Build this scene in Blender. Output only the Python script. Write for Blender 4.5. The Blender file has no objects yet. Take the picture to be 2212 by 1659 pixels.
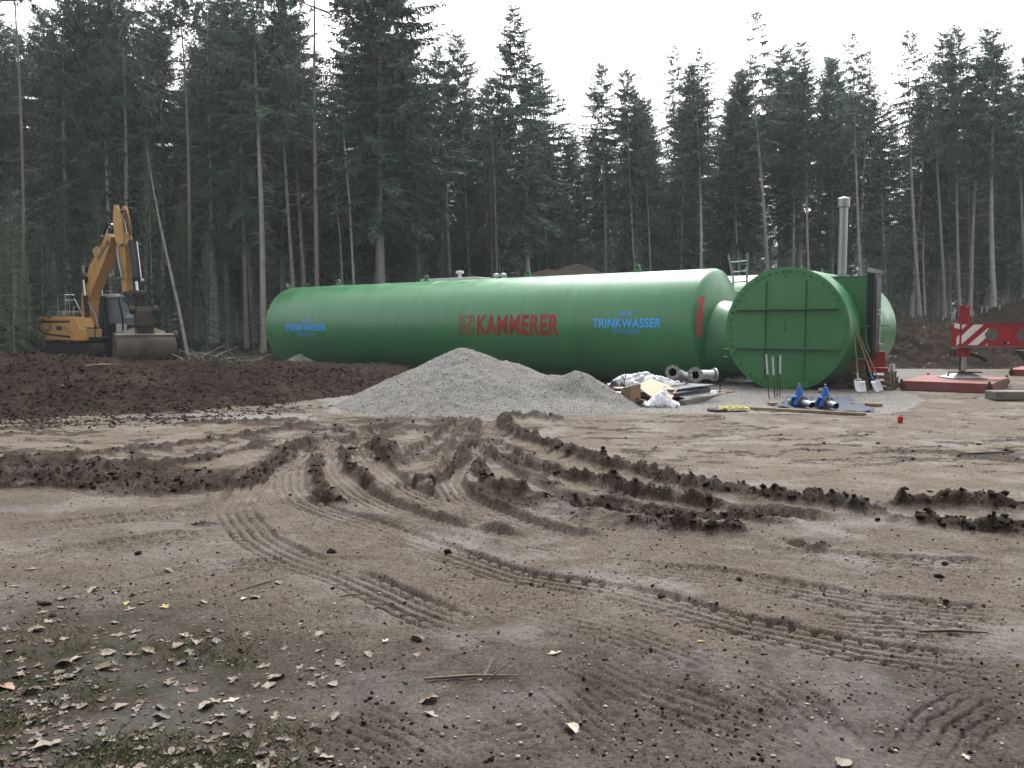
import bpy, bmesh, math, random
import numpy as np
from mathutils import Vector, Matrix, Euler

R = random.Random(7)
D = bpy.data
SC = bpy.context.scene
COL = SC.collection
PI = math.pi

# ------------------------------------------------------------------ camera
EYE, PITCH, FPX = 1.6, math.radians(3.91), 1790.0      # FPX: focal length in units of a 2212 wide picture
cam = D.cameras.new('camera'); camo = D.objects.new('camera', cam); COL.objects.link(camo)
cam.sensor_fit = 'HORIZONTAL'; cam.sensor_width = 36.0; cam.lens = 36.0 * FPX / 2212.0
cam.clip_start = 0.05; cam.clip_end = 2000
camo.location = (0, 0, EYE); camo.rotation_euler = (PI / 2 - PITCH, 0, 0)
SC.camera = camo

# ------------------------------------------------------------------ sky, sun, exposure (overcast daylight)
SUN_EL, SUN_AZ = math.radians(56), math.radians(12)
w = D.worlds.new('World'); SC.world = w; w.use_nodes = True
nt = w.node_tree; nt.nodes.clear()
sky = nt.nodes.new('ShaderNodeTexSky'); sky.sky_type = 'NISHITA'; sky.sun_disc = False
sky.sun_elevation = SUN_EL; sky.sun_rotation = SUN_AZ; sky.air_density = 1.0; sky.dust_density = 6.0; sky.ozone_density = 1.0
hsv = nt.nodes.new('ShaderNodeHueSaturation'); hsv.inputs['Saturation'].default_value = 0.10; hsv.inputs['Value'].default_value = 1.38
bg = nt.nodes.new('ShaderNodeBackground'); bg.inputs['Strength'].default_value = 0.15
wo = nt.nodes.new('ShaderNodeOutputWorld')
nt.links.new(sky.outputs[0], hsv.inputs['Color']); nt.links.new(hsv.outputs[0], bg.inputs['Color']); nt.links.new(bg.outputs[0], wo.inputs[0])
sl = D.lights.new('sun', 'SUN'); sl.energy = 0.5; sl.angle = math.radians(24); sl.color = (1.0, 0.97, 0.93)
slo = D.objects.new('sun', sl); COL.objects.link(slo)
slo.rotation_euler = Vector((math.sin(SUN_AZ) * math.cos(SUN_EL), math.cos(SUN_AZ) * math.cos(SUN_EL), math.sin(SUN_EL))).to_track_quat('Z', 'Y').to_euler()
vs = SC.view_settings; SC.display_settings.display_device = 'sRGB'
vs.view_transform = 'Standard'; vs.look = 'None'; vs.gamma = 1.0; vs.use_curve_mapping = False
vs.exposure = 1.42
SC.cycles.use_denoising = True
SC.cycles.max_bounces = 6; SC.cycles.diffuse_bounces = 3; SC.cycles.glossy_bounces = 3; SC.cycles.transmission_bounces = 4
SC.cycles.transparent_max_bounces = 6; SC.cycles.volume_bounces = 1
SC.cycles.caustics_reflective = False; SC.cycles.caustics_refractive = False

# ------------------------------------------------------------------ from picture measurements to places
def ray(px, py):
    u = (px - 1106.0) / FPX; v = (829.5 - py) / FPX
    c, s = math.cos(PITCH), math.sin(PITCH)
    return u, c + v * s, v * c - s
def pxd(px, py, Y):                    # point at depth Y
    x, y, z = ray(px, py); t = Y / y
    return Vector((x * t, Y, EYE + z * t))
def pxg(px, py, z0=0.0):               # point on the level z0
    x, y, z = ray(px, py); t = (z0 - EYE) / z
    return Vector((x * t, y * t, z0))

# ------------------------------------------------------------------ noise (numpy)
def vnoise(x, y, seed=0):
    x = np.asarray(x, float); y = np.asarray(y, float)
    xi = np.floor(x).astype(np.int64); yi = np.floor(y).astype(np.int64)
    fx = x - xi; fy = y - yi
    fx = fx * fx * fx * (fx * (fx * 6 - 15) + 10); fy = fy * fy * fy * (fy * (fy * 6 - 15) + 10)
    def h(a, b):
        k = (a * 374761393 + b * 668265263 + seed * 144269504 + 977) & 0xffffffff
        k = ((k ^ (k >> 13)) * 1274126177) & 0xffffffff
        k = ((k ^ (k >> 15)) * 2246822519) & 0xffffffff
        return ((k ^ (k >> 16)) & 0xffffff) / float(0xffffff) * 2 - 1
    a = h(xi, yi); b = h(xi + 1, yi); c = h(xi, yi + 1); d = h(xi + 1, yi + 1)
    return (a + (b - a) * fx) * (1 - fy) + (c + (d - c) * fx) * fy
def fbm(x, y, scale, octv=3, seed=0, gain=.5):
    t = 0; a = 1; f = 1.0 / scale; n = 0
    for i in range(octv):
        t = t + a * vnoise(x * f + 17.3 * i, y * f - 9.1 * i, seed + i); n += a; a *= gain; f *= 2.03
    return t / n
def ridged(x, y, scale, octv=3, seed=0):
    t = 0; a = 1; f = 1.0 / scale; n = 0
    for i in range(octv):
        t = t + a * (1 - np.abs(vnoise(x * f + 5.1 * i, y * f + 3.7 * i, seed + i)) * 2); n += a; a *= .5; f *= 2.1
    return t / n
def sst(a, b, x):
    t = np.clip((x - a) / (b - a), 0, 1); return t * t * (3 - 2 * t)

# ------------------------------------------------------------------ mesh builder
class MB:
    def __init__(s): s.v = []; s.f = []; s.mi = []; s.cur = 0
    def add(s, vs, fs):
        o = len(s.v); s.v += [tuple(p) for p in vs]
        for f in fs: s.f.append(tuple(i + o for i in f)); s.mi.append(s.cur)
        return s
    def box(s, c, d, rot=None, taper=1.0):
        x, y, z = d[0] / 2, d[1] / 2, d[2] / 2; c = Vector(c)
        P = [(-x, -y, -z), (x, -y, -z), (x, y, -z), (-x, y, -z), (-x * taper, -y * taper, z), (x * taper, -y * taper, z), (x * taper, y * taper, z), (-x * taper, y * taper, z)]
        M = Euler(rot).to_matrix() if rot else Matrix.Identity(3)
        return s.add([c + M @ Vector(p) for p in P], [(3, 2, 1, 0), (4, 5, 6, 7), (0, 1, 5, 4), (1, 2, 6, 5), (2, 3, 7, 6), (3, 0, 4, 7)])
    def tube(s, pts, rad, n=8, cap=True):
        pts = [Vector(p) for p in pts]; m = len(pts)
        if not hasattr(rad, '__len__'): rad = [rad] * m
        up = None; vs = []
        for i in range(m):
            t = (pts[min(i + 1, m - 1)] - pts[max(i - 1, 0)]).normalized()
            if up is None: up = Vector((0, 0, 1)) if abs(t.z) < .9 else Vector((1, 0, 0))
            a = t.cross(up).normalized(); b = a.cross(t).normalized(); up = b
            for k in range(n):
                an = 2 * PI * k / n
                vs.append(pts[i] + (a * math.cos(an) + b * math.sin(an)) * rad[i])
        fs = [(i * n + k, i * n + (k + 1) % n, (i + 1) * n + (k + 1) % n, (i + 1) * n + k) for i in range(m - 1) for k in range(n)]
        if cap: fs += [tuple(reversed(range(n))), tuple(range((m - 1) * n, m * n))]
        return s.add(vs, fs)
    def cyl(s, p0, p1, r0, r1=None, n=16): return s.tube([p0, p1], [r0, r0 if r1 is None else r1], n)
    def lathe(s, prof, n=24, M=None):      # prof: (r, z) round z
        M = M or Matrix.Identity(4); vs = []; m = len(prof)
        for r, z in prof:
            for k in range(n):
                a = 2 * PI * k / n; vs.append(M @ Vector((r * math.cos(a), r * math.sin(a), z)))
        return s.add(vs, [(i * n + k, i * n + (k + 1) % n, (i + 1) * n + (k + 1) % n, (i + 1) * n + k) for i in range(m - 1) for k in range(n)])
    def prism(s, poly, lo, hi, f):         # f(u, v, w): 2d outline (u, v) pushed from w = lo to hi
        n = len(poly)
        vs = [f(u, v, lo) for u, v in poly] + [f(u, v, hi) for u, v in poly]
        return s.add(vs, [tuple(reversed(range(n))), tuple(range(n, 2 * n))] + [(i, (i + 1) % n, n + (i + 1) % n, n + i) for i in range(n)])
    def build(s, name, mats, parent=None, smooth=None, loc=None, rotz=0, bevel=0):
        me = D.meshes.new(name); me.from_pydata(s.v, [], s.f)
        for m in (mats if isinstance(mats, (list, tuple)) else [mats]): me.materials.append(m)
        if max(s.mi, default=0): me.polygons.foreach_set('material_index', s.mi)
        bm = bmesh.new(); bm.from_mesh(me); bmesh.ops.recalc_face_normals(bm, faces=bm.faces); bm.to_mesh(me); bm.free()
        if smooth is not None:
            me.polygons.foreach_set('use_smooth', [True] * len(me.polygons)); me.set_sharp_from_angle(angle=math.radians(smooth))
        o = D.objects.new(name, me); COL.objects.link(o)
        if parent: o.parent = parent
        if loc is not None: o.location = loc
        o.rotation_euler.z = rotz
        if bevel:
            b = o.modifiers.new('bevel', 'BEVEL'); b.width = bevel; b.segments = 2; b.limit_method = 'ANGLE'
        return o

def npmesh(name, verts, faces, mats, parent=None, smooth=False, attrs=None, mi=None):
    me = D.meshes.new(name); verts = np.asarray(verts, np.float32); faces = np.asarray(faces, np.int32)
    nv, nf, k = len(verts), len(faces), faces.shape[1]
    me.vertices.add(nv); me.vertices.foreach_set('co', verts.ravel())
    me.loops.add(nf * k); me.loops.foreach_set('vertex_index', faces.ravel())
    me.polygons.add(nf); me.polygons.foreach_set('loop_start', np.arange(0, nf * k, k, dtype=np.int32))
    me.update(calc_edges=True)
    for m in (mats if isinstance(mats, (list, tuple)) else [mats]): me.materials.append(m)
    if mi is not None: me.polygons.foreach_set('material_index', np.asarray(mi, np.int32))
    if smooth: me.polygons.foreach_set('use_smooth', np.ones(nf, bool))
    for kk, a in (attrs or {}).items():
        at = me.attributes.new(kk, 'FLOAT', 'POINT'); at.data.foreach_set('value', np.asarray(a, np.float32))
    o = D.objects.new(name, me); COL.objects.link(o)
    if parent: o.parent = parent
    return o

def tag(o, label=None, cat=None, group=None, kind=None):
    if label: o['label'] = label
    if cat: o['category'] = cat
    if group: o['group'] = group
    if kind: o['kind'] = kind
    return o
def empty(name, label, cat, loc=(0, 0, 0), rotz=0, group=None):
    o = D.objects.new(name, None); COL.objects.link(o); o.location = loc; o.rotation_euler.z = rotz; o.empty_display_size = .1
    return tag(o, label, cat, group)
def dup(o, parent=None, kids=None):
    c = o.copy(); COL.objects.link(c); c.parent = parent
    for ch in KIDS.get(o.name, ()) if kids is None else kids: dup(ch, c)
    return c
KIDS = {}

# ------------------------------------------------------------------ materials
def node(t, kind, **kw):
    n = t.nodes.new(kind)
    for k, v in kw.items():
        if k in n.inputs: n.inputs[k].default_value = v
        else: setattr(n, k, v)
    return n
def rgba(c): return (c[0], c[1], c[2], 1)
def mat(name, col, rough=.6, metal=0.0, var=.25, vscale=3.0, bump=0.0, bscale=40.0, dirt=None, dscale=2.0, damt=.5, spec=.22, objvar=0.0, coat=0.0, bright=1.0):
    k_ = (.45 if metal < .5 else .6) * bright
    col = tuple(c * k_ for c in col); dirt = tuple(c * k_ for c in dirt) if dirt else None
    m = D.materials.new(name); m.use_nodes = True; t = m.node_tree; p = t.nodes['Principled BSDF']; L = t.links.new
    tc = node(t, 'ShaderNodeTexCoord'); src = tc.outputs['Object']
    n1 = node(t, 'ShaderNodeTexNoise', Scale=vscale, Detail=6.0, Roughness=.6); L(src, n1.inputs['Vector'])
    mx = node(t, 'ShaderNodeMix', data_type='RGBA')
    a = tuple(c * (1 - var) for c in col); b = tuple(min(1, c * (1 + var)) for c in col)
    mx.inputs[6].default_value = rgba(a); mx.inputs[7].default_value = rgba(b)
    L(n1.outputs['Fac'], mx.inputs[0]); out = mx.outputs[2]
    if dirt:
        n2 = node(t, 'ShaderNodeTexNoise', Scale=dscale, Detail=8.0, Roughness=.7); L(src, n2.inputs['Vector'])
        rp = node(t, 'ShaderNodeMapRange'); rp.inputs[1].default_value = .62 - damt * .35; rp.inputs[2].default_value = .78 - damt * .2
        L(n2.outputs['Fac'], rp.inputs[0])
        m2 = node(t, 'ShaderNodeMix', data_type='RGBA'); m2.inputs[7].default_value = rgba(dirt)
        L(rp.outputs[0], m2.inputs[0]); L(out, m2.inputs[6]); out = m2.outputs[2]
        rr = node(t, 'ShaderNodeMapRange'); rr.inputs[3].default_value = rough; rr.inputs[4].default_value = min(1, rough + .3)
        L(rp.outputs[0], rr.inputs[0]); L(rr.outputs[0], p.inputs['Roughness'])
    else: p.inputs['Roughness'].default_value = rough
    if objvar:
        oi = node(t, 'ShaderNodeObjectInfo'); h = node(t, 'ShaderNodeHueSaturation')
        mr = node(t, 'ShaderNodeMapRange'); mr.inputs[3].default_value = 1 - objvar; mr.inputs[4].default_value = 1 + objvar
        L(oi.outputs['Random'], mr.inputs[0]); L(mr.outputs[0], h.inputs['Value']); L(out, h.inputs['Color']); out = h.outputs[0]
    L(out, p.inputs['Base Color'])
    p.inputs['Metallic'].default_value = metal; p.inputs['Specular IOR Level'].default_value = spec
    if coat: p.inputs['Coat Weight'].default_value = coat; p.inputs['Coat Roughness'].default_value = .15
    if bump:
        n3 = node(t, 'ShaderNodeTexNoise', Scale=bscale, Detail=5.0); L(src, n3.inputs['Vector'])
        bp = node(t, 'ShaderNodeBump', Strength=1.0, Distance=bump); L(n3.outputs['Fac'], bp.inputs['Height']); L(bp.outputs[0], p.inputs['Normal'])
    return m

M = {}
MUD = (.10, .075, .055)
M['green'] = mat('green_paint', (.062, .31, .115), .27, var=.10, vscale=1.2, bump=.0015, bscale=9, spec=.5)
def streaks(m, sc, lo, hi, pale):           # drip streaks, scuffs and chalky rubs down the paint
    t = m.node_tree; L = t.links.new; p = t.nodes['Principled BSDF']; src = p.inputs['Base Color'].links[0].from_socket
    tc = node(t, 'ShaderNodeTexCoord'); mp = node(t, 'ShaderNodeMapping'); mp.inputs['Scale'].default_value = sc; L(tc.outputs['Object'], mp.inputs[0])
    n = node(t, 'ShaderNodeTexNoise', Scale=1.0, Detail=7.0, Roughness=.68); L(mp.outputs[0], n.inputs['Vector'])
    r = node(t, 'ShaderNodeMapRange'); r.inputs[1].default_value = .3; r.inputs[2].default_value = .7; r.inputs[3].default_value = lo; r.inputs[4].default_value = hi; L(n.outputs['Fac'], r.inputs[0])
    h = node(t, 'ShaderNodeHueSaturation'); L(r.outputs[0], h.inputs['Value']); L(src, h.inputs['Color'])
    r2 = node(t, 'ShaderNodeMapRange'); r2.inputs[1].default_value = .64; r2.inputs[2].default_value = .78; r2.inputs[4].default_value = .35; L(n.outputs['Fac'], r2.inputs[0])
    mx = node(t, 'ShaderNodeMix', data_type='RGBA'); mx.inputs[7].default_value = rgba(pale); L(r2.outputs[0], mx.inputs[0]); L(h.outputs[0], mx.inputs[6]); L(mx.outputs[2], p.inputs['Base Color'])
    n2 = node(t, 'ShaderNodeTexNoise', Scale=2.2, Detail=6.0); L(tc.outputs['Object'], n2.inputs['Vector'])
    rr = node(t, 'ShaderNodeMapRange'); rr.inputs[1].default_value = .35; rr.inputs[2].default_value = .7; rr.inputs[3].default_value = .28; rr.inputs[4].default_value = .44; L(n2.outputs['Fac'], rr.inputs[0]); L(rr.outputs[0], p.inputs['Roughness'])
streaks(M['green'], (4.5, .5, .5), .82, 1.16, (.10, .21, .11))
M['green_plate'] = mat('green_plate_paint', (.068, .29, .098), .45, var=.08, vscale=2, bump=.0006, bscale=30, spec=.3)
M['steel'] = mat('galvanised_steel', (.42, .44, .46), .38, .75, var=.12, vscale=6)
M['stainless'] = mat('stainless_pipe', (.50, .51, .52), .36, .8, var=.10, vscale=5, dirt=(.3, .3, .29), damt=.2)
M['chrome'] = mat('chrome_rod', (.7, .71, .73), .18, 1.0, var=.04)
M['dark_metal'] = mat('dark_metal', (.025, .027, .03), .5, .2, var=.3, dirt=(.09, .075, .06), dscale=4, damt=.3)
M['door'] = mat('black_door_paint', (.018, .024, .024), .42, 0, var=.2)
M['yellow'] = mat('yellow_machine_paint', (.84, .47, .14), .45, 0, var=.08, dirt=(.19, .12, .06), dscale=1.8, damt=.25)
M['white'] = mat('white_paint', (.72, .73, .72), .45, bright=1.25, metal=0, var=.06, dirt=(.4, .38, .34), damt=.2)
M['rubber'] = mat('black_rubber', (.02, .02, .02), .8, 0, var=.3, dirt=(.05, .038, .028), damt=.4, dscale=5, spec=.2)
M['bucket'] = mat('worn_bucket_steel', (.12, .098, .078), .5, .2, var=.3, vscale=3, dirt=(.06, .045, .035), dscale=2, damt=.5, bump=.004, bscale=12)
M['steelblue'] = mat('blue_black_cylinder', (.05, .055, .075), .38, .1, var=.15)
M['bucketlight'] = mat('scoured_bucket_steel', (.42, .37, .31), .45, .2, var=.2, dirt=(.16, .13, .10), damt=.3)
M['red'] = mat('red_crane_paint', (.52, .022, .03), .45, 0, var=.1, dirt=(.17, .045, .035), dscale=2.5, damt=.25)
M['redmat'] = mat('faded_red_mat_paint', (.34, .085, .075), .6, 0, var=.16, vscale=2, dirt=(.30, .22, .18), dscale=2.5, damt=.45, bump=.002, bscale=25)
M['redplastic'] = mat('red_plastic', (.42, .012, .02), .35, 0, var=.1)
M['redcup'] = mat('bright_red_plastic', (.75, .03, .025), .35, 0, var=.05)
M['rust'] = mat('rusty_steel', (.12, .055, .03), .8, .2, var=.4, vscale=12)
M['grey_panel'] = mat('grey_panel', (.20, .215, .235), .5, 0, var=.1, dirt=(.30, .29, .27), dscale=2, damt=.3)
M['concrete'] = mat('grey_beam', (.26, .235, .205), .8, 0, var=.2, bump=.003, bscale=30, dirt=(.13, .11, .09), damt=.3)
M['card'] = mat('brown_cardboard', (.56, .40, .28), .75, 0, var=.06, bright=1.35)
M['card2'] = mat('darker_cardboard', (.36, .235, .145), .8, 0, var=.12, dirt=(.2, .13, .08), damt=.2)
M['wood'] = mat('raw_timber', (.40, .30, .19), .8, 0, var=.2, vscale=14, dirt=(.22, .17, .12), dscale=4, damt=.4)
M['oldwood'] = mat('weathered_timber', (.23, .18, .135), .85, 0, var=.25, vscale=10, dirt=(.10, .08, .06), dscale=5, damt=.4)
M['handle'] = mat('ash_handle', (.38, .26, .14), .6, 0, var=.15, vscale=20)
M['blue'] = mat('blue_epoxy', (.02, .20, .66), .4, 0, var=.1, bump=.001, bscale=60)
M['tarp'] = mat('blue_grey_tarp', (.10, .115, .16), .7, 0, var=.3, vscale=4, spec=.08)
M['black'] = mat('black_plastic', (.012, .012, .013), .6, 0, var=.2, spec=.08)
M['yellowcloth'] = mat('yellow_rubber_cloth', (.62, .53, .13), .55, 0, var=.12, vscale=9)
M['whitebag'] = mat('white_plastic_bag', (.80, .81, .86), .35, 0, var=.04, bright=1.6)
M['seedling'] = mat('white_tube', (.7, .72, .72), .5, 0, var=.05)
M['film'] = mat('plastic_film', (.62, .64, .68), .28, 0, var=.12, bright=1.25, vscale=5, dirt=(.38, .37, .36), damt=.3)
M['redpaint'] = mat('red_stencil_paint', (.50, .045, .05), .55, 0, var=.45, vscale=7, dirt=(.13, .10, .055), dscale=8, damt=.33)
M['bluepaint'] = mat('blue_stencil_paint', (.05, .34, .98), .6, 0, bright=1.9, var=.15, vscale=9)
M['bluepaint2'] = mat('thin_blue_stencil_paint', (.05, .30, .70), .6, 0, bright=1.7, var=.25, vscale=9)
M['bark'] = mat('spruce_bark', (.52, .495, .46), .9, 0, var=.35, vscale=5, bump=.02, bscale=18, dirt=(.33, .33, .29), dscale=1.4, damt=.4, objvar=.3)
M['barkpine'] = mat('pine_bark', (.36, .30, .26), .9, 0, var=.35, vscale=4, bump=.02, bscale=14, dirt=(.32, .27, .23), dscale=1.2, damt=.45, objvar=.15)
M['barkbirch'] = mat('pale_bark', (.50, .49, .44), .85, 0, var=.25, vscale=3, dirt=(.05, .045, .04), dscale=2.2, damt=.3)
M['needles'] = mat('spruce_needles', (.165, .250, .180), .8, 0, var=.4, vscale=1.3, objvar=.3, spec=.12)
M['needlesp'] = mat('young_spruce_needles', (.165, .245, .15), .8, 0, var=.4, vscale=1.1, objvar=.3, spec=.12)
M['needlespine'] = mat('pine_needles', (.175, .23, .175), .8, 0, var=.35, vscale=1.2, objvar=.2, spec=.25)
M['twig'] = mat('dead_twig', (.13, .11, .09), .9, 0, var=.3)
def glass():
    m = D.materials.new('cab_glass'); m.use_nodes = True; t = m.node_tree; p = t.nodes['Principled BSDF']
    p.inputs['Base Color'].default_value = (.42, .50, .56, 1); p.inputs['Roughness'].default_value = .04; p.inputs['Transmission Weight'].default_value = .72
    p.inputs['IOR'].default_value = 1.6
    n = node(t, 'ShaderNodeTexNoise', Scale=3.0); bp = node(t, 'ShaderNodeBump', Strength=.05, Distance=.01)
    t.links.new(n.outputs['Fac'], bp.inputs['Height']); t.links.new(bp.outputs[0], p.inputs['Normal'])
    return m
M['glass'] = glass()
# ------------------------------------------------------------------ the ground: heights and soil kinds
def smoothline(pts, step):
    P = [Vector((p[0], p[1])) for p in pts]; out = []
    Q = [P[0] * 2 - P[1]] + P + [P[-1] * 2 - P[-2]]
    for i in range(1, len(Q) - 2):
        n = max(1, int((Q[i + 1] - Q[i]).length / step))
        for k in range(n):
            t = k / n; a, b, c, d = Q[i - 1:i + 3]
            out.append(.5 * ((2 * b) + (c - a) * t + (2 * a - 5 * b + 4 * c - d) * t * t + (3 * b - a - 3 * c + d) * t ** 3))
    out.append(P[-1]); return np.array([tuple(p) for p in out])
def gline(pts, step=.35): return smoothline([pxg(a, b) for a, b in pts], step)
class Line:
    def __init__(s, pts, width, **kw):
        s.p = gline(pts); s.w = width; s.k = kw
        seg = s.p[1:] - s.p[:-1]; s.L = np.hypot(seg[:, 0], seg[:, 1]); s.seg = seg; s.S = np.concatenate([[0], np.cumsum(s.L)])
        m = width + .6; s.bb = (s.p[:, 0].min() - m, s.p[:, 0].max() + m, s.p[:, 1].min() - m, s.p[:, 1].max() + m)
    def at(s, x, y):                      # signed distance, run along the line
        best = np.full(x.shape, 1e9); sd = np.zeros(x.shape); run = np.zeros(x.shape)
        for i in range(len(s.seg)):
            dx, dy = s.seg[i]; L = max(s.L[i], 1e-6); ux, uy = dx / L, dy / L
            rx = x - s.p[i, 0]; ry = y - s.p[i, 1]
            t = np.clip(rx * ux + ry * uy, 0, L); ex = rx - t * ux; ey = ry - t * uy; d2 = ex * ex + ey * ey
            k = d2 < best; best = np.where(k, d2, best); sd = np.where(k, np.sign(ux * ry - uy * rx) * np.sqrt(d2), sd); run = np.where(k, s.S[i] + t, run)
        return sd, run
# tyre tracks of a lorry and wheel loader: swirl round the gravel heap and sweep across the yard
TR = [
 Line([(1000/2, 1106), (1040/2, 1071), (1130/2, 1031), (1230/2, 1006), (1340/2, 976), (1450/2, 941), (1560/2, 916)], .34, dep=.04, tread=.018, berm=.06),
 Line([(660, 968), (632, 1000), (625, 1046), (650, 1081), (700, 1101), (780, 1126), (875, 1161), (975, 1196), (1106, 1240), (1356, 1280), (1606, 1345), (1856, 1395), (2230, 1447)], .34, dep=.02, tread=.018, berm=.02),
 Line([(500, 1096), (550, 1156), (625, 1201), (740, 1241), (900, 1310), (1040, 1360)], .34, dep=.015, tread=.015, berm=.012),
 Line([(735, 960), (712, 1000), (750, 1046), (800, 1076), (875, 1106), (960, 1130), (1080, 1150), (1250, 1185)], .36, dep=.05, tread=.018, berm=.06),
 Line([(800, 930), (775, 965), (810, 1006), (860, 1046), (925, 1076), (1000, 1100), (1100, 1135)], .36, dep=.05, tread=.016, berm=.06),
 Line([(1030, 915), (1008, 950), (990, 990), (965, 1040), (985, 1068), (1040, 1093), (1106, 1118), (1200, 1148), (1320, 1170)], .34, dep=.05, tread=.018, berm=.07),
 Line([(1015, 960), (1050, 1000), (1110, 1036), (1180, 1062), (1270, 1085), (1410, 1108), (1600, 1125)], .40, dep=.05, tread=.014, berm=.05),
 Line([(1045, 940), (1090, 975), (1160, 1010), (1280, 1050), (1420, 1080), (1600, 1105), (1850, 1125)], .36, dep=.06, tread=.014, berm=.05),
 Line([(890, 985), (940, 955), (985, 925), (1010, 905)], .32, dep=.09, tread=.008, berm=.09),
 Line([(700, 1000), (760, 950), (830, 925), (940, 905)], .34, dep=.06, tread=.010, berm=.06),
 Line([(420, 1060), (520, 1030), (610, 990), (720, 945)], .3, dep=.06, tread=.006, berm=.06),
 Line([(2230, 1480), (2130, 1510), (2050, 1560), (1985, 1660)], .3, dep=.006, tread=.006, berm=.004),
 Line([(700, 1528), (860, 1592), (960, 1662)], .32, dep=.006, tread=.007, berm=.004),
 Line([(900, 1640), (1010, 1600), (1130, 1570), (1240, 1520)], .3, dep=.006, tread=.007, berm=.004),
 Line([(1200, 1400), (1400, 1490), (1600, 1560), (1820, 1662)], .32, dep=.006, tread=.006, berm=.004),
 Line([(1560, 1430), (1700, 1500), (1790, 1590), (1830, 1662)], .3, dep=.006, tread=.006, berm=.004),
 Line([(1150, 1440), (1250, 1530), (1420, 1662)], .3, dep=.005, tread=.006, berm=.003),
 Line([(1000, 1290), (1300, 1350), (1500, 1420), (1620, 1480)], .3, dep=.005, tread=.006, berm=.003),
 Line([(1500, 1180), (1750, 1200), (2000, 1215), (2230, 1225)], .34, dep=.014, tread=.012, berm=.01),
 Line([(1300, 1215), (1600, 1250), (1900, 1300), (2230, 1335)], .34, dep=.014, tread=.012, berm=.01),
 Line([(1700, 1335), (1950, 1350), (2230, 1390)], .32, dep=.014, tread=.014, berm=.01),
 Line([(-20, 1150), (200, 1125), (400, 1105), (520, 1080)], .34, dep=.014, tread=.010, berm=.01),
 Line([(-20, 1235), (150, 1190), (350, 1160), (520, 1150)], .34, dep=.012, tread=.010, berm=.01),
 Line([(200, 1300), (420, 1235), (700, 1215), (950, 1225)], .3, dep=.010, tread=.009, berm=.006),
]
# churned ridges of dark topsoil pushed up beside the ruts
RG = [
 Line([(1085, 905), (1110, 935), (1150, 955), (1250, 990), (1400, 1030), (1500, 1056), (1650, 1080), (1780, 1095), (1885, 1106)], .17, h=.17, dark=1.0),
 Line([(1035, 955), (1090, 985), (1160, 1003), (1300, 1040), (1450, 1072), (1545, 1092)], .12, h=.09, dark=.9),
 Line([(1045, 1062), (1150, 1066), (1240, 1088), (1345, 1100)], .14, h=.11, dark=.9),
 Line([(1360, 1092), (1440, 1104), (1520, 1110)], .10, h=.08, dark=.9),
 Line([(1365, 1130), (1450, 1143), (1560, 1150), (1615, 1155)], .13, h=.10, dark=1.0),
 Line([(1500, 1112), (1620, 1120), (1700, 1132)], .16, h=.06, dark=.9),
 Line([(1915, 1092), (2050, 1090), (2230, 1106)], .16, h=.14, dark=1.0),
 Line([(1955, 1128), (2100, 1143), (2230, 1150)], .16, h=.12, dark=1.0),
 Line([(1690, 1168), (1750, 1176)], .08, h=.05, dark=1.0),
 Line([(60, 994), (250, 982), (400, 965), (560, 940), (690, 915)], .18, h=.09, dark=.7),
 Line([(-40, 1004), (120, 1002), (260, 1012)], .22, h=.10, dark=.9),
 Line([(-40, 1035), (130, 1040), (260, 1046), (330, 1030)], .24, h=.12, dark=.95),
 Line([(-40, 1058), (120, 1056), (240, 1058)], .14, h=.08, dark=1.0),
 Line([(320, 1050), (470, 1060), (545, 1030), (600, 990), (660, 950)], .20, h=.09, dark=.85),
 Line([(250, 1000), (380, 1003), (480, 985), (590, 955)], .2, h=.07, dark=.7),
 Line([(690, 975), (682, 1010), (692, 1065), (735, 1080)], .10, h=.06, dark=.9),
 Line([(742, 960), (752, 1000), (820, 1052)], .10, h=.06, dark=.9),
 Line([(815, 955), (830, 985), (855, 995)], .22, h=.13, dark=.95),
 Line([(870, 1040), (930, 1040), (985, 1005), (1005, 960), (1030, 910)], .12, h=.08, dark=.8),
 Line([(880, 985), (950, 955), (990, 925), (1010, 905)], .11, h=.07, dark=.55),
 Line([(1045, 990), (1030, 1030), (1050, 1055)], .11, h=.08, dark=.95),
 Line([(690, 1072), (770, 1085)], .14, h=.08, dark=.95),
 Line([(1095, 900), (1150, 905), (1215, 912)], .25, h=.14, dark=.85),
 Line([(860, 890), (960, 892), (1000, 897)], .22, h=.08, dark=.6),
 Line([(380, 918), (560, 912), (690, 900)], .2, h=.07, dark=.85),
 Line([(590, 888), (720, 884)], .12, h=.07, dark=.85),
 Line([(410, 1132), (470, 1135)], .07, h=.04, dark=.9),
 Line([(1240, 985), (1330, 992)], .0, h=0.0, dark=0),
]
DIR1 = (.602, .799)
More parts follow.
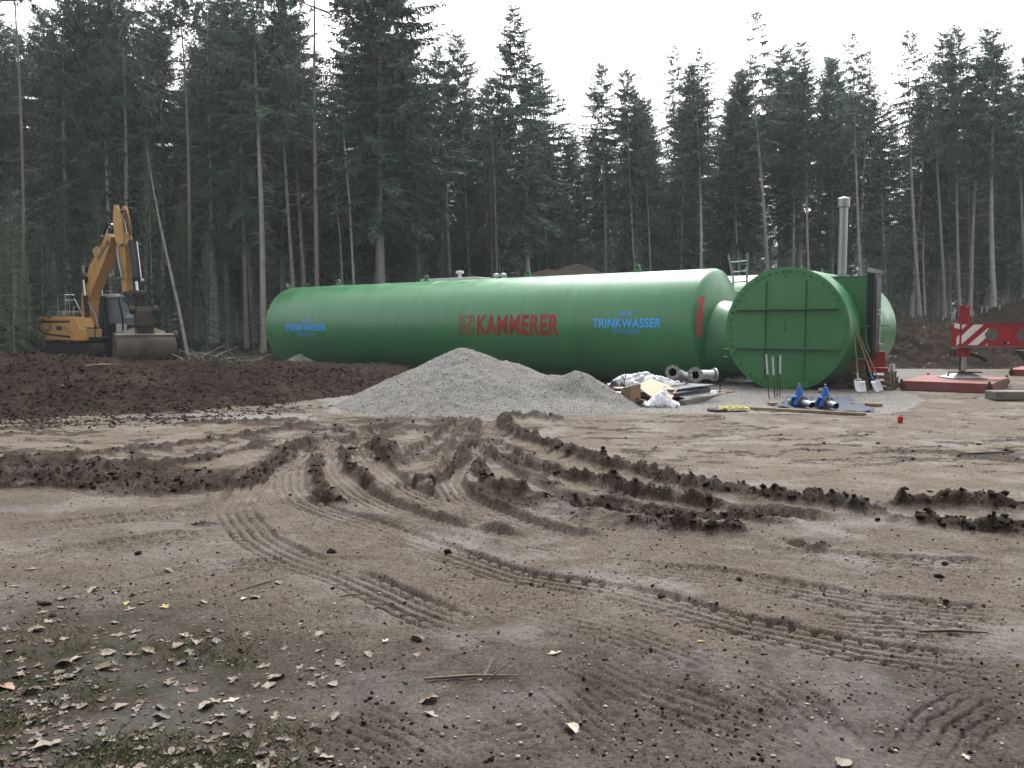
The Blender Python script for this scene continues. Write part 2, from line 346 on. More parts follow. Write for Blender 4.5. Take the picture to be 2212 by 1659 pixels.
def ground(x, y, full=True):
    """height and soil masks at world x, y; dark also holds painted tread groove shade"""
    x = np.asarray(x, float); y = np.asarray(y, float)
    yy = np.maximum(y, .9)
    px = 1106 + x / yy * FPX; py = 707 + EYE / yy * FPX      # where a spot lies, in the survey's units
    n1 = fbm(x, y, 1.7, 4, 3); n2 = fbm(x, y, .5, 4, 11)
    front = (y > 0.9)
    # large forms: wood floor rises behind, bank of tipped soil to the right
    z = sst(36, 47, y) * (.5 + 1.5 * sst(4, 14, x)) * (y < 400)
    bankx = sst(8.2, 10.5, x + .8 * n1 + .35 * (y - 32))
    bank = sst(31.2, 36.0, y + .9 * n1 + .5 * n2) * bankx
    z = z + bank * 1.35 * (1 - sst(37, 47, y)) + 0.0
    left = sst(-8, -13, x) * sst(24, 34, y); z = z + .15 * left
    pad = sst(3.2, 5.0, x + .4 * n1) * sst(16.8, 18.6, y) * (1 - sst(29, 33, y)); z = z + .085 * pad
    z = z + .030 * n1 + .012 * n2
    # soil kinds
    fg = sst(1180, 1420, py + 90 * n1 - 60 * sst(1200, 2100, px)) * front
    fg = np.maximum(fg, .42 * sst(1035, 1100, py + 30 * n1 + 20 * n2) * front)
    # churned left field
    churn = sst(985, 1010, py + 20 * n1) * (1 - sst(1052, 1082, py + 22 * n1)) * (1 - sst(440, 640, px + 60 * n2)) * front
    belt = sst(905, 935, py) * (1 - sst(965, 985, py + 18 * n1)) * (1 - sst(560, 720, px)) * front
    rut = sst(560, 700, px - .35 * (py - 1000)) * (1 - sst(1100, 1160, px - 1.9 * (py - 960))) * sst(893, 905, py) * (1 - sst(1085, 1150, py - .10 * (px - 1000))) * front
    dark = np.maximum(.85 * churn, rut * np.clip(.52 + .9 * fbm(x, y, .5, 4, 83), 0, .75))
    rough = .35 * np.ones_like(z); rough = np.maximum(rough, churn * 1.5); rough = np.maximum(rough, rut * .8)
    fine = fbm(x, y, .11, 4, 23, .6)
    if full:
        hb = np.zeros_like(z); hd = np.zeros_like(z); ht = np.zeros_like(z); hi = np.zeros_like(z)
        for T in TR:
            b = T.bb; k = np.where((x > b[0]) & (x < b[1]) & (y > b[2]) & (y < b[3]))[0]
            if not len(k): continue
            d, s = T.at(x[k], y[k]); w = T.w; a = np.abs(d); q = T.k
            ends = sst(0, .5, s) * sst(0, .5, T.S[-1] - s)
            d = d + .010 * fine[k]; ins = 1 - sst(w * .44, w * .56, a)
            brk = np.clip(.75 + 1.1 * fbm(x[k], y[k], .8, 3, 31), .2, 1.1)
            rib = sst(.35, .85, np.cos(2 * PI * d / (w / 4.5))); lug = sst(.3, .8, np.cos(2 * PI * (s / .12 + .9 * a / w)))
            tr = -np.maximum(rib * (.6 + .4 * lug), .45 * lug * sst(.3, .55, a / (w / 2)))
            ie = ins * ends; nw = ie > hi[k]
            ht[k] = np.where(nw, ie * q['tread'] * brk * tr * 3.5, ht[k]); groove_shade = ie * np.clip(brk, 0, 1) * -tr * min(1, q['tread'] / .014) * np.clip(.55 + 1.5 * fine[k], 0, 1); hd[k] = np.minimum(hd[k], -q['dep'] * ie); hi[k] = np.maximum(hi[k], ie)
            bm = np.exp(-((a - w * .62) / (.07 + .05 * w)) ** 2) * q['berm'] * (.45 + .9 * np.clip(.5 + n2[k], 0, 1.3))
            hb[k] = np.maximum(hb[k], bm * ends * .5)
            rough[k] = rough[k] * (1 - .75 * ins * ends) + bm * ends * 5
            dark[k] = np.maximum(dark[k] * (1 - .8 * ins * ends), np.clip(bm * ends * 7 - .25, 0, .55)); dark[k] = np.maximum(dark[k], .85 * groove_shade)  # tread grooves darkened too: their shade is painted in with the soil colour
        rg = np.zeros_like(z)
        for T in RG:
            if T.k['h'] <= 0: continue
            b = T.bb; k = np.where((x > b[0]) & (x < b[1]) & (y > b[2]) & (y < b[3]))[0]
            if not len(k): continue
            d, s = T.at(x[k], y[k]); a = np.abs(d + .09 * fbm(x[k], y[k], .45, 2, 51)); wv = T.w * .8 * (1 + .35 * fbm(x[k], y[k], .6, 2, 57))
            g = np.exp(-(a / wv) ** 2.6) * sst(-.1, .3, s + .1) * sst(-.1, .3, T.S[-1] - s + .1)
            rg[k] = np.maximum(rg[k], g * T.k['h'] * .85 * (.78 + .22 * ridged(x[k], y[k], .24, 3, 41) + .40 * fine[k]))
            rough[k] = np.maximum(rough[k], g * 2.2); dark[k] = np.maximum(dark[k], np.clip(g * 1.5 - .12 + .5 * fine[k], 0, 1) * T.k['dark'])
        z = z * (1 - .6 * hi) + hd + ht + np.maximum(hb * (1 - .8 * hi), rg)
    # crumbs and streaks of dark topsoil over the pale yard
    st = fbm(x * .5, y, .20, 5, 71, .66); stl = fbm(x, y, 2.6, 2, 77)
    streak = sst(.03, .22, st + .30 * stl) * (1 - fg * .55) * front * (y < 24) * (.35 + .65 * sst(7.5, 10.5, y + n1))
    dark = np.maximum(dark, streak * .62)
    rough = np.maximum(rough, streak * .7)
    gravel = sst(1330, 1400, px + 40 * n2) * (1 - sst(1930, 2000, px + 60 * n1)) * (1 - sst(903, 925, py + 12 * n1 + 8 * n2)) * sst(15.0, 15.5, y)
    gravel = np.maximum(gravel, sst(1900, 1960, px) * (1 - sst(2030, 2090, px + 30 * n1)) * sst(785, 795, py) * (1 - sst(845, 862, py + 10 * n1)))
    gravel = np.maximum(gravel, sst(640, 760, px + 30 * n2) * (1 - sst(1310, 1390, px)) * sst(840, 860, py) * (1 - sst(889, 899, py + 8 * n2)))
    gravel = np.maximum(gravel, .36 * sst(.0, .4, fbm(x, y, .5, 4, 91)) * sst(1000, 1050, px) * (1 - sst(1250, 1400, px)) * sst(1370, 1400, py) * (1 - sst(1500, 1560, py)))
    gravel = np.maximum(gravel, .75 * sst(380, 420, px) * (1 - sst(640, 740, px)) * sst(890, 896, py) * (1 - sst(902, 910, py + 6 * n2)))
    gravel = gravel * front * (1 - sst(.05, .3, bank))
    dark = dark * (1 - .75 * gravel)
    bankd = np.maximum(bankx * sst(30.6, 32.4, y + .9 * n1) * (1 - sst(43, 47, y)), sst(1.2, 2.2, x * 0 + y - 36 + n1) * (y < 400)); dark = np.maximum(dark, bankd * (.75 + .25 * n2))
    forest = sst(38, 43, y + 1.5 * n1)
    rough = np.maximum(rough, bank * 4.0)
    z = z + rough * (.024 * fine + .020 * np.clip(ridged(x, y, .2, 3, 61), -1, 1) - .004) + .0035 * fbm(x, y, .035, 2, 67) * (y < 9)
    # litter and moss corner
    lit = (1 - sst(330, 640, px + 180 * n1 - .25 * (py - 1400))) * sst(1290, 1420, py + 60 * n1) * front
    return z, dict(dark=np.clip(dark, 0, 1), gravel=np.clip(gravel, 0, 1), fg=np.clip(fg, 0, 1), litter=np.clip(lit, 0, 1), forest=np.clip(forest, 0, 1), belt=np.clip(belt, 0, 1))
def gz(x, y): return float(ground(np.array([x]), np.array([y]))[0][0])

def ground_mat(name, mode='ground'):
    m = D.materials.new(name); m.use_nodes = True; t = m.node_tree; p = t.nodes['Principled BSDF']; L = t.links.new
    tc = node(t, 'ShaderNodeTexCoord'); src = tc.outputs['Object']
    def noise(s, d=6, r=.6, vec=None):
        n = node(t, 'ShaderNodeTexNoise', Scale=s, Detail=float(d), Roughness=r); L(vec or src, n.inputs['Vector']); return n.outputs['Fac']
    def mix(f, a, b):
        x = node(t, 'ShaderNodeMix', data_type='RGBA')
        if isinstance(f, float): x.inputs[0].default_value = f
        else: L(f, x.inputs[0])
        for i, c in ((6, a), (7, b)):
            if isinstance(c, tuple): x.inputs[i].default_value = rgba(tuple(v * .68 for v in c))
            else: L(c, x.inputs[i])
        return x.outputs[2]
    def rng(f, a, b, c=0.0, d=1.0):
        r = node(t, 'ShaderNodeMapRange'); r.inputs[1].default_value = a; r.inputs[2].default_value = b; r.inputs[3].default_value = c; r.inputs[4].default_value = d
        L(f, r.inputs[0]); return r.outputs[0]
    def math_(op, a, b):
        x = node(t, 'ShaderNodeMath', operation=op)
        for i, c in ((0, a), (1, b)):
            if isinstance(c, (int, float)): x.inputs[i].default_value = c
            else: L(c, x.inputs[i])
        return x.outputs[0]
    def attr(n): return node(t, 'ShaderNodeAttribute', attribute_name=n).outputs['Fac']
    nb, nm, nf = noise(.7, 5), noise(4.0, 7, .65), noise(38.0, 6, .7)
    sandy = mix(rng(nm, .3, .7), (.100, .081, .064), (.190, .159, .128))
    sandy = mix(rng(nb, .35, .65), sandy, (.142, .116, .090))
    soil = mix(rng(nm, .3, .7), (.0118, .0072, .0046), (.036, .0232, .0150))
    soil = mix(rng(nf, .45, .75), soil, (.066, .051, .039))
    vor = node(t, 'ShaderNodeTexVoronoi', Scale=62.0); L(src, vor.inputs['Vector'])
    vs_ = node(t, 'ShaderNodeSeparateColor'); L(vor.outputs['Color'], vs_.inputs[0])
    stone = mix(vs_.outputs[0], (.18, .174, .165), (.64, .63, .61))
    stone = mix(rng(vor.outputs['Distance'], .25, .6), stone, (.075, .07, .064))
    fgc = mix(rng(nm, .3, .7), (.042, .0345, .029), (.092, .077, .065))
    wetn = rng(noise(1.1, 4), .48, .62)
    if mode == 'ground':
        fg, dk, gv, lt, fo = attr('fg'), attr('dark'), attr('gravel'), attr('litter'), attr('forest')
        c = mix(math_('MULTIPLY', fg, rng(nb, .3, .6, .7, 1.0)), sandy, fgc)
        gr = noise(55.0, 4, .75); gm = node(t, 'ShaderNodeMix', data_type='RGBA', blend_type='MULTIPLY'); gm.inputs[0].default_value = 1.0; L(c, gm.inputs[6])
        gc = node(t, 'ShaderNodeCombineColor'); gv_ = rng(gr, .36, .62, .42, 1.18); [L(gv_, gc.inputs[i]) for i in range(3)]; L(gc.outputs[0], gm.inputs[7]); c = gm.outputs[2]
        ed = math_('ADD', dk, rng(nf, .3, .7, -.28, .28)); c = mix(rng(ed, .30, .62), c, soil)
        ge = math_('ADD', gv, rng(nm, .3, .7, -.25, .25)); gf = rng(ge, .42, .60); c = mix(gf, c, mix(.45, stone, (.34, .325, .30)))
        c = mix(math_('MULTIPLY', lt, rng(nm, .35, .6)), c, (.028, .027, .016))
        c = mix(math_('MULTIPLY', fo, rng(nm, .2, .5, .6, 1)), c, (.024, .018, .013))
        v3 = node(t, 'ShaderNodeTexVoronoi', Scale=70.0); L(src, v3.inputs['Vector'])
        v3s = node(t, 'ShaderNodeSeparateColor'); L(v3.outputs['Color'], v3s.inputs[0])
        den = math_('ADD', math_('MULTIPLY', rng(noise(2.2, 5, .65), .35, .65), .34), v3s.outputs[0])
        bit = math_('MULTIPLY', math_('MULTIPLY', rng(v3.outputs['Distance'], .42, .30), rng(den, .88, .95)), math_('SUBTRACT', 1.0, gf)); c = mix(bit, c, soil)
        v4 = node(t, 'ShaderNodeTexVoronoi', Scale=21.0); L(src, v4.inputs['Vector'])
        v4s = node(t, 'ShaderNodeSeparateColor'); L(v4.outputs['Color'], v4s.inputs[0])
        bit2 = math_('MULTIPLY', math_('MULTIPLY', rng(math_('ADD', v4.outputs['Distance'], math_('MULTIPLY', nf, .35)), .50, .40), rng(math_('ADD', math_('MULTIPLY', rng(noise(1.3, 5, .65), .35, .65), .30), v4s.outputs[0]), .97, 1.0)), math_('SUBTRACT', 1.0, gf)); c = mix(math_('MULTIPLY', bit2, .8), c, soil)
        # pale stone chips
        v2 = node(t, 'ShaderNodeTexVoronoi', Scale=24.0); L(src, v2.inputs['Vector'])
        v2s = node(t, 'ShaderNodeSeparateColor'); L(v2.outputs['Color'], v2s.inputs[0])
        chip = math_('MULTIPLY', rng(v2.outputs['Distance'], .17, .12), rng(v2s.outputs[1], .93, .94)); c = mix(chip, c, (.22, .205, .18))
        rg = math_('SUBTRACT', rng(nf, .2, .8, .62, .95), math_('MULTIPLY', math_('MULTIPLY', wetn, rng(fg, 0, 1, .25, 1)), rng(gf, 0, 1, .42, 0)))
        L(rg, p.inputs['Roughness']); spx = math_('ADD', math_('MULTIPLY', math_('MULTIPLY', wetn, rng(gf, 0, 1, 1, 0)), rng(dk, .2, .6, .09, .03)), .04)
        hgt = math_('ADD', math_('MULTIPLY', nf, .6), math_('MULTIPLY', rng(vor.outputs['Distance'], 0, .6, 1, 0), gf))
        dist = .022
    elif mode == 'soil':
        c = soil
        c = mix(rng(nb, .47, .66, 0, .55), c, (.085, .062, .043))
        v2 = node(t, 'ShaderNodeTexVoronoi', Scale=11.0); L(src, v2.inputs['Vector'])
        v2s = node(t, 'ShaderNodeSeparateColor'); L(v2.outputs['Color'], v2s.inputs[0])
        chip = math_('MULTIPLY', rng(v2.outputs['Distance'], .2, .14), rng(v2s.outputs[1], .9, .91)); c = mix(chip, c, (.16, .14, .12))
        p.inputs['Roughness'].default_value = .85; hgt = noise(26.0, 9, .78); dist = .075
    else:
        c = mix(rng(nm, .25, .75, .0, .35), stone, (.42, .413, .40)); c = mix(rng(nb, .55, .75, 0, .35), c, (.125, .105, .085))
        p.inputs['Roughness'].default_value = .85
        hgt = math_('ADD', math_('MULTIPLY', nf, .4), rng(vor.outputs['Distance'], 0, .6, 1, 0)); dist = .02
    L(c, p.inputs['Base Color']); p.inputs['Specular IOR Level'].default_value = .04
    if mode == 'ground': L(spx, p.inputs['Specular IOR Level'])
    bp = node(t, 'ShaderNodeBump', Strength=1.0, Distance=dist); L(hgt, bp.inputs['Height']); L(bp.outputs[0], p.inputs['Normal'])
    return m
M['ground'] = ground_mat('ground_soil'); M['soil'] = ground_mat('dark_soil', 'soil'); M['gravel'] = ground_mat('grey_gravel', 'gravel')

# one sheet: fine where the photograph looks, coarse beyond
nr = 700; q = np.linspace(0, 1, nr); a0, a1 = 1.9 ** -.5, 52 ** -.5
rows = np.concatenate([[-130, -70, -30, -12, -6, -3, -1, 0, .7, 1.3], (a0 + (a1 - a0) * q) ** -2, [56, 62, 70, 80, 95, 120, 160, 215]])
cols = np.concatenate([[-1.6, -1.3, -1.1, -.95, -.85], np.linspace(-.76, .76, 800), [.85, .95, 1.1, 1.3, 1.6]])
Yg, Ug = np.meshgrid(rows, cols, indexing='ij'); Xg = Ug * np.maximum(np.maximum(Yg, -Yg * .6), 2.2)
xf, yf = Xg.ravel(), Yg.ravel()
zf, masks = ground(xf, yf)
nc = len(cols); ii = np.arange(len(rows) - 1)[:, None] * nc + np.arange(nc - 1)[None, :]
fc = np.stack([ii, ii + 1, ii + nc + 1, ii + nc], -1).reshape(-1, 4)
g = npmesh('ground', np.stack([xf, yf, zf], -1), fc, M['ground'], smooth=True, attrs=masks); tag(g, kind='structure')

# ------------------------------------------------------------------ heaps
def heap(name, label, cat, x0, x1, y0, y1, res, hf, m, kind=None, sink=.25):
    xs = np.arange(x0, x1, res); ys = np.arange(y0, y1, res); X, Y = np.meshgrid(xs, ys); X = X.ravel(); Y = Y.ravel()
    h = hf(X, Y); z = ground(X, Y, False)[0] + h - .05
    n = len(xs); i = np.arange(len(ys) - 1)[:, None] * n + np.arange(n - 1)[None, :]
    f = np.stack([i, i + 1, i + n + 1, i + n], -1).reshape(-1, 4)
    keep = (h[f] > -.08).any(1); f = f[keep]
    used = np.unique(f); mp = np.zeros(len(X), int); mp[used] = np.arange(len(used))
    o = npmesh(name, np.stack([X, Y, z], -1)[used], mp[f], m, smooth=True); return tag(o, label, cat, None, kind)
def clumps(X, Y, s=1.0, seed=0): return s * (.09 * fbm(X, Y, .9, 4, 101 + seed, .6) + .055 * np.abs(fbm(X, Y, .3, 3, 113 + seed)) + .05 * fbm(X, Y, .13, 3, 117, .7) + .03)
def mound_h(X, Y):
    crest = np.interp(X, [-26, -12.4, -11, -9.4, -8.2, -6.4, -4.6, -3.4, -2.7], [1.0, .96, .84, .60, .60, .56, .46, .34, -.3])
    foot = np.interp(X, [-26, -9, -5, -4, -3, -2.7], [13.0, 13.2, 15.0, 17.6, 20.5, 23])
    top = np.interp(X, [-26, -9, -6, -3, -2.7], [19.0, 20, 23.5, 26, 27])
    wob = .7 * fbm(X, Y, 2.2, 3, 131)
    p = sst(0, 1, (Y - foot + wob) / (top - foot)); b = 1 - .75 * sst(0, 1, (Y - top - 1 + wob) / 6.0)
    h = crest * p * b + (clumps(X, Y) - .03 + .045 * fbm(X, Y, .10, 2, 119) + .05 * np.clip(ridged(X, Y, .33, 2, 121), 0, 1)) * sst(-.05, .3, p) * 1.2
    return np.where((p > 0) | (Y - foot + wob > -.15), h - .03 * (p <= 0), -1)
heap('earth_mound', 'long low mound of dark crumbly topsoil across the yard before the excavator', 'mound', -20, -2.6, 12.2, 31, .045, mound_h, M['soil'])
GH = [(-.98, 17.35, 1.24, .475), (-.2, 17.5, .98, .44), (1.34, 16.85, .76, .66), (.8, 17.0, .66, .38), (-.3, 16.0, .42, .30), (1.15, 15.9, .33, .34)]
def gravel_h(X, Y):
    n = .05 * fbm(X, Y, .7, 3, 141) + .012 * fbm(X, Y, .12, 2, 143); h = np.full(X.shape, -2.0)
    for cx, cy, pk, sl in GH:
        d = np.hypot(X - cx, (Y - cy) * 1.04); v = pk - sl * (np.sqrt(d * d + .03) - .17)
        k = .07; mx_ = np.maximum(h, v); h = mx_ + np.maximum(k - np.abs(h - v), 0) ** 2 / (4 * k)
    dent = .10 * np.exp(-(((X - .95) / .5) ** 2 + ((Y - 15.95) / .35) ** 2))
    return h + n - dent
heap('gravel_heap', 'big heap of pale grey gravel in front of the long green tank', 'heap', -4.4, 4.6, 13.6, 20.8, .035, gravel_h, M['gravel'])
def wedge_h(X, Y):
    d = np.hypot((X + 7.9) / 1.5, (Y - 30.9) / 1.0); return .66 * (1 - d) + .04 * fbm(X, Y, .5, 3, 151)
heap('gravel_heap', 'small wedge of grey gravel tucked under the left end of the long tank', 'heap', -10.5, -5.8, 29, 32.5, .06, wedge_h, M['gravel'])
def back_h(X, Y):
    a = 4.95 - .62 * np.sqrt((X - 2.83) ** 2 + (Y - 37) ** 2 + .5); b = 4.75 - .6 * np.sqrt((X - 1.70) ** 2 + (Y - 37) ** 2 + .5); return np.maximum(a, b) + clumps(X, Y, .8, 5) - .15
heap('soil_heap', 'brown stony soil heap peeking over the top of the long tank', 'heap', -4, 9, 31.5, 42.5, .09, back_h, M['soil'])
def right_h(X, Y):
    return 2.5 - .40 * np.hypot((X - 28.5) * .9, Y - 39) + clumps(X, Y, 2.6, 9)
heap('soil_heap', 'stony brown soil heap behind the red crane outrigger at the right edge', 'heap', 17.5, 36, 33, 47, .09, right_h, M['soil'])
def root_h(X, Y): return 1.7 - .55 * np.hypot((X + 25.2) * .75, Y - 40) + clumps(X, Y, 2.2, 12)
heap('soil_heap', 'dark heap of grubbed roots and soil behind the excavator tail', 'heap', -32, -19.5, 36, 45, .09, root_h, M['soil'])

def bank_h(X, Y):
    n1 = fbm(X, Y, 1.7, 4, 3); m_ = sst(8.2, 10.5, X + .8 * n1 + .35 * (Y - 32)) * sst(30.6, 31.8, Y + .9 * n1) * (1 - sst(38.0, 41.0, Y + n1))
    return np.where(m_ > .02, m_ * (.10 + clumps(X, Y, 2.0, 21) + .14 * ridged(X, Y, .55, 3, 223) + .05 * fbm(X, Y, .16, 2, 227)) - .03, -1)
heap('earth_bank', 'rough dark bank of tipped soil behind the crane mats at the right', 'bank', 7.5, 32, 29.8, 41.5, .075, bank_h, M['soil'])
# ------------------------------------------------------------------ loose lumps: clods, pebbles (nobody could count them)
ico = bmesh.new(); bmesh.ops.create_icosphere(ico, subdivisions=1, radius=1); IV = np.array([v.co[:] for v in ico.verts]); IF = np.array([[v.index for v in f.verts] for f in ico.faces]); ico.free()
def lumps(name, label, cat, P, S, m, seed=0, flat=.7, attrs=None):
    rs = np.random.RandomState(seed); n = len(P); k = len(IV)
    a = rs.rand(n) * 2 * PI; ca, sa = np.cos(a), np.sin(a)
    sc = S[:, None] * (.65 + .7 * rs.rand(n, 3)); sc[:, 2] *= flat
    V = IV[None] * (1 + .48 * (rs.rand(n, k, 1) * 2 - 1)) * sc[:, None, :]
    x = V[..., 0] * ca[:, None] - V[..., 1] * sa[:, None]; y = V[..., 0] * sa[:, None] + V[..., 1] * ca[:, None]
    V = np.stack([x, y, V[..., 2]], -1) + P[:, None, :]
    F = (IF[None] + (np.arange(n) * k)[:, None, None]).reshape(-1, 3)
    return tag(npmesh(name, V.reshape(-1, 3), F, m), label, cat, None, 'stuff')
rs = np.random.RandomState(5)
def scatter(n, ylo, yhi, dens, seed):
    r_ = np.random.RandomState(seed); out = []
    while sum(len(o) for o in out) < n:
        y = (ylo ** -.8 + (yhi ** -.8 - ylo ** -.8) * r_.rand(60000)) ** (-1 / .8); x = (r_.rand(60000) * 1.5 - .75) * np.maximum(y, 2)
        z, mk = ground(x, y); p = dens(x, y, mk); k = r_.rand(60000) < p
        out.append(np.stack([x, y, z], -1)[k])
        if len(out) > 14: break
    return np.concatenate(out)[:n]
P = scatter(12000, 2.2, 15, lambda x, y, m: np.clip(m['dark'] ** 2 * .9 + .012, 0, 1) * (y > 4.6), 1)
S = np.where(rs.rand(len(P)) < .025, .014 + .022 * rs.rand(len(P)), .003 + .008 * rs.rand(len(P)) ** 2); P[:, 2] += S * .25
lumps('soil_clods', 'dark clods of topsoil strewn over the rutted yard', 'clods', P, S, M['soil'], 2, .55)
P = scatter(1500, 5.5, 15, lambda x, y, m: np.clip((m['dark'] - .55) * 2, 0, 1) ** 2 * (x < 9), 41); S = .007 + .026 * rs.rand(len(P)) ** 3; P[:, 2] += S * .1
lumps('soil_clods', 'dark clods heaped along the churned ridges', 'clods', P, S, M['soil'], 42, .7)
P = scatter(2200, 12.2, 17, lambda x, y, m: (x < -3.6) * np.exp(-np.abs(y - np.interp(x, [-26, -9, -5, -4], [13.0, 13.2, 15.0, 17.4])) / .45), 43); S = .008 + .03 * rs.rand(len(P)) ** 3
lumps('soil_clods', 'dark clods spilled along the foot of the topsoil mound', 'clods', P, S, M['soil'], 44, .7)
P = scatter(5000, 2.2, 7.5, lambda x, y, m: .10 + .25 * (fbm(x, y, .7, 3, 171) > .1), 3); S = .002 + .006 * rs.rand(len(P)) ** 3; P[:, 2] += S * .2
lumps('mud_crumbs', 'small crumbs of wet mud over the foreground', 'crumbs', P, S * 1.3, M['soil'], 4)
M['pebble'] = mat('pale_pebble', (.40, .37, .32), .7, var=.3, vscale=3)
P = scatter(2600, 2.2, 14, lambda x, y, m: .03 + .5 * m['gravel'] + .06 * (fbm(x, y, 1.1, 2, 181) > .2), 5); S = .0025 + .008 * rs.rand(len(P)) ** 4; P[:, 2] += S * .4
lumps('pebbles', 'pale pebbles sprinkled over the muddy yard', 'pebbles', P, S, M['pebble'], 6)
r_ = np.random.RandomState(9); X = r_.rand(9000) * 9 - 4.4; Y = 13.8 + 6.6 * r_.rand(9000); H = gravel_h(X, Y); k = (H > -.16) & ((H > 0) | (r_.rand(9000) < .6))
P = np.stack([X, Y, ground(X, Y, False)[0] + np.maximum(H, .05) - .05], -1)[k]; S = .008 + .012 * r_.rand(k.sum())
lumps('gravel', 'loose grey gravel stones over the big heap', 'gravel', P, S, M['pebble'], 8)
P = scatter(5000, 14.5, 26, lambda x, y, m: m['gravel'], 11); S = .007 + .012 * rs.rand(len(P)); lumps('gravel', 'loose gravel stones round the green chamber', 'gravel', P, S, M['pebble'], 12)
X = -15 + 12 * r_.rand(16000); Y = 14 + 9 * r_.rand(16000); H = mound_h(X, Y); k = H > .02
P = np.stack([X, Y, ground(X, Y, False)[0] + H - .03], -1)[k]; S = .006 + .035 * r_.rand(k.sum()) ** 5
Q = np.stack([9 + 18 * r_.rand(1100), 31 + 9 * r_.rand(1100)], -1); H = bank_h(Q[:, 0], Q[:, 1]); k2 = H > .05
P2 = np.column_stack([Q, ground(Q[:, 0], Q[:, 1], False)[0] + H - .03])[k2]; S2 = .015 + .05 * r_.rand(k2.sum()) ** 4
lumps('stones', 'pale stones and clods on the tipped soil bank', 'stones', P2, S2, M['pebble'], 15)
lumps('soil_clods', 'dark clods lying on the topsoil mound', 'clods', P, S, M['soil'], 14)
# ------------------------------------------------------------------ trees: shared crown and trunk meshes, every tree a thing
TH = 20.0                                     # height of the pattern trees
def trunk_mesh(seed, base=.5, r0=.20, dead=26, bark='bark', bend=.15, H=TH, broken=False):
    r_ = random.Random(seed); mb = MB(); pts = []; rad = []
    ph = r_.random() * 6; am = bend * (.5 + r_.random())
    f = lambda z: Vector((am * math.sin(z / H * 4 + ph) - am * math.sin(ph), am * math.cos(z / H * 3.1 + ph) - am * math.cos(ph), z))
    n = 15
    for i in range(n + 1):
        z = -.4 + (H + .4) * i / n; pts.append(f(z)); t = max(z, 0) / H
        rad.append(max(.012, r0 * (1 - t) ** .85 * (1 + .35 * math.exp(-max(z, 0) / .35)) * (1 + .05 * r_.uniform(-1, 1))))
    mb.tube(pts, rad, 9)
    for i in range(dead):                     # dead branch stubs on the bare part of the stem
        z = H * (.06 + (base + .08 - .06) * r_.random()); a = r_.random() * 2 * PI; L = r_.uniform(.25, 1.5) * (.5 + z / H)
        p = f(z); d = Vector((math.cos(a), math.sin(a), 0)); dr = r_.uniform(.0, .45)
        mb.tube([p, p + d * L * .5 + Vector((0, 0, -.1 * L * dr)), p + d * L + Vector((0, 0, -L * dr))], [.018, .012, .004], 3, False)
    o = mb.build('trunk', M[bark], smooth=60); me = o.data; D.objects.remove(o); return me, f
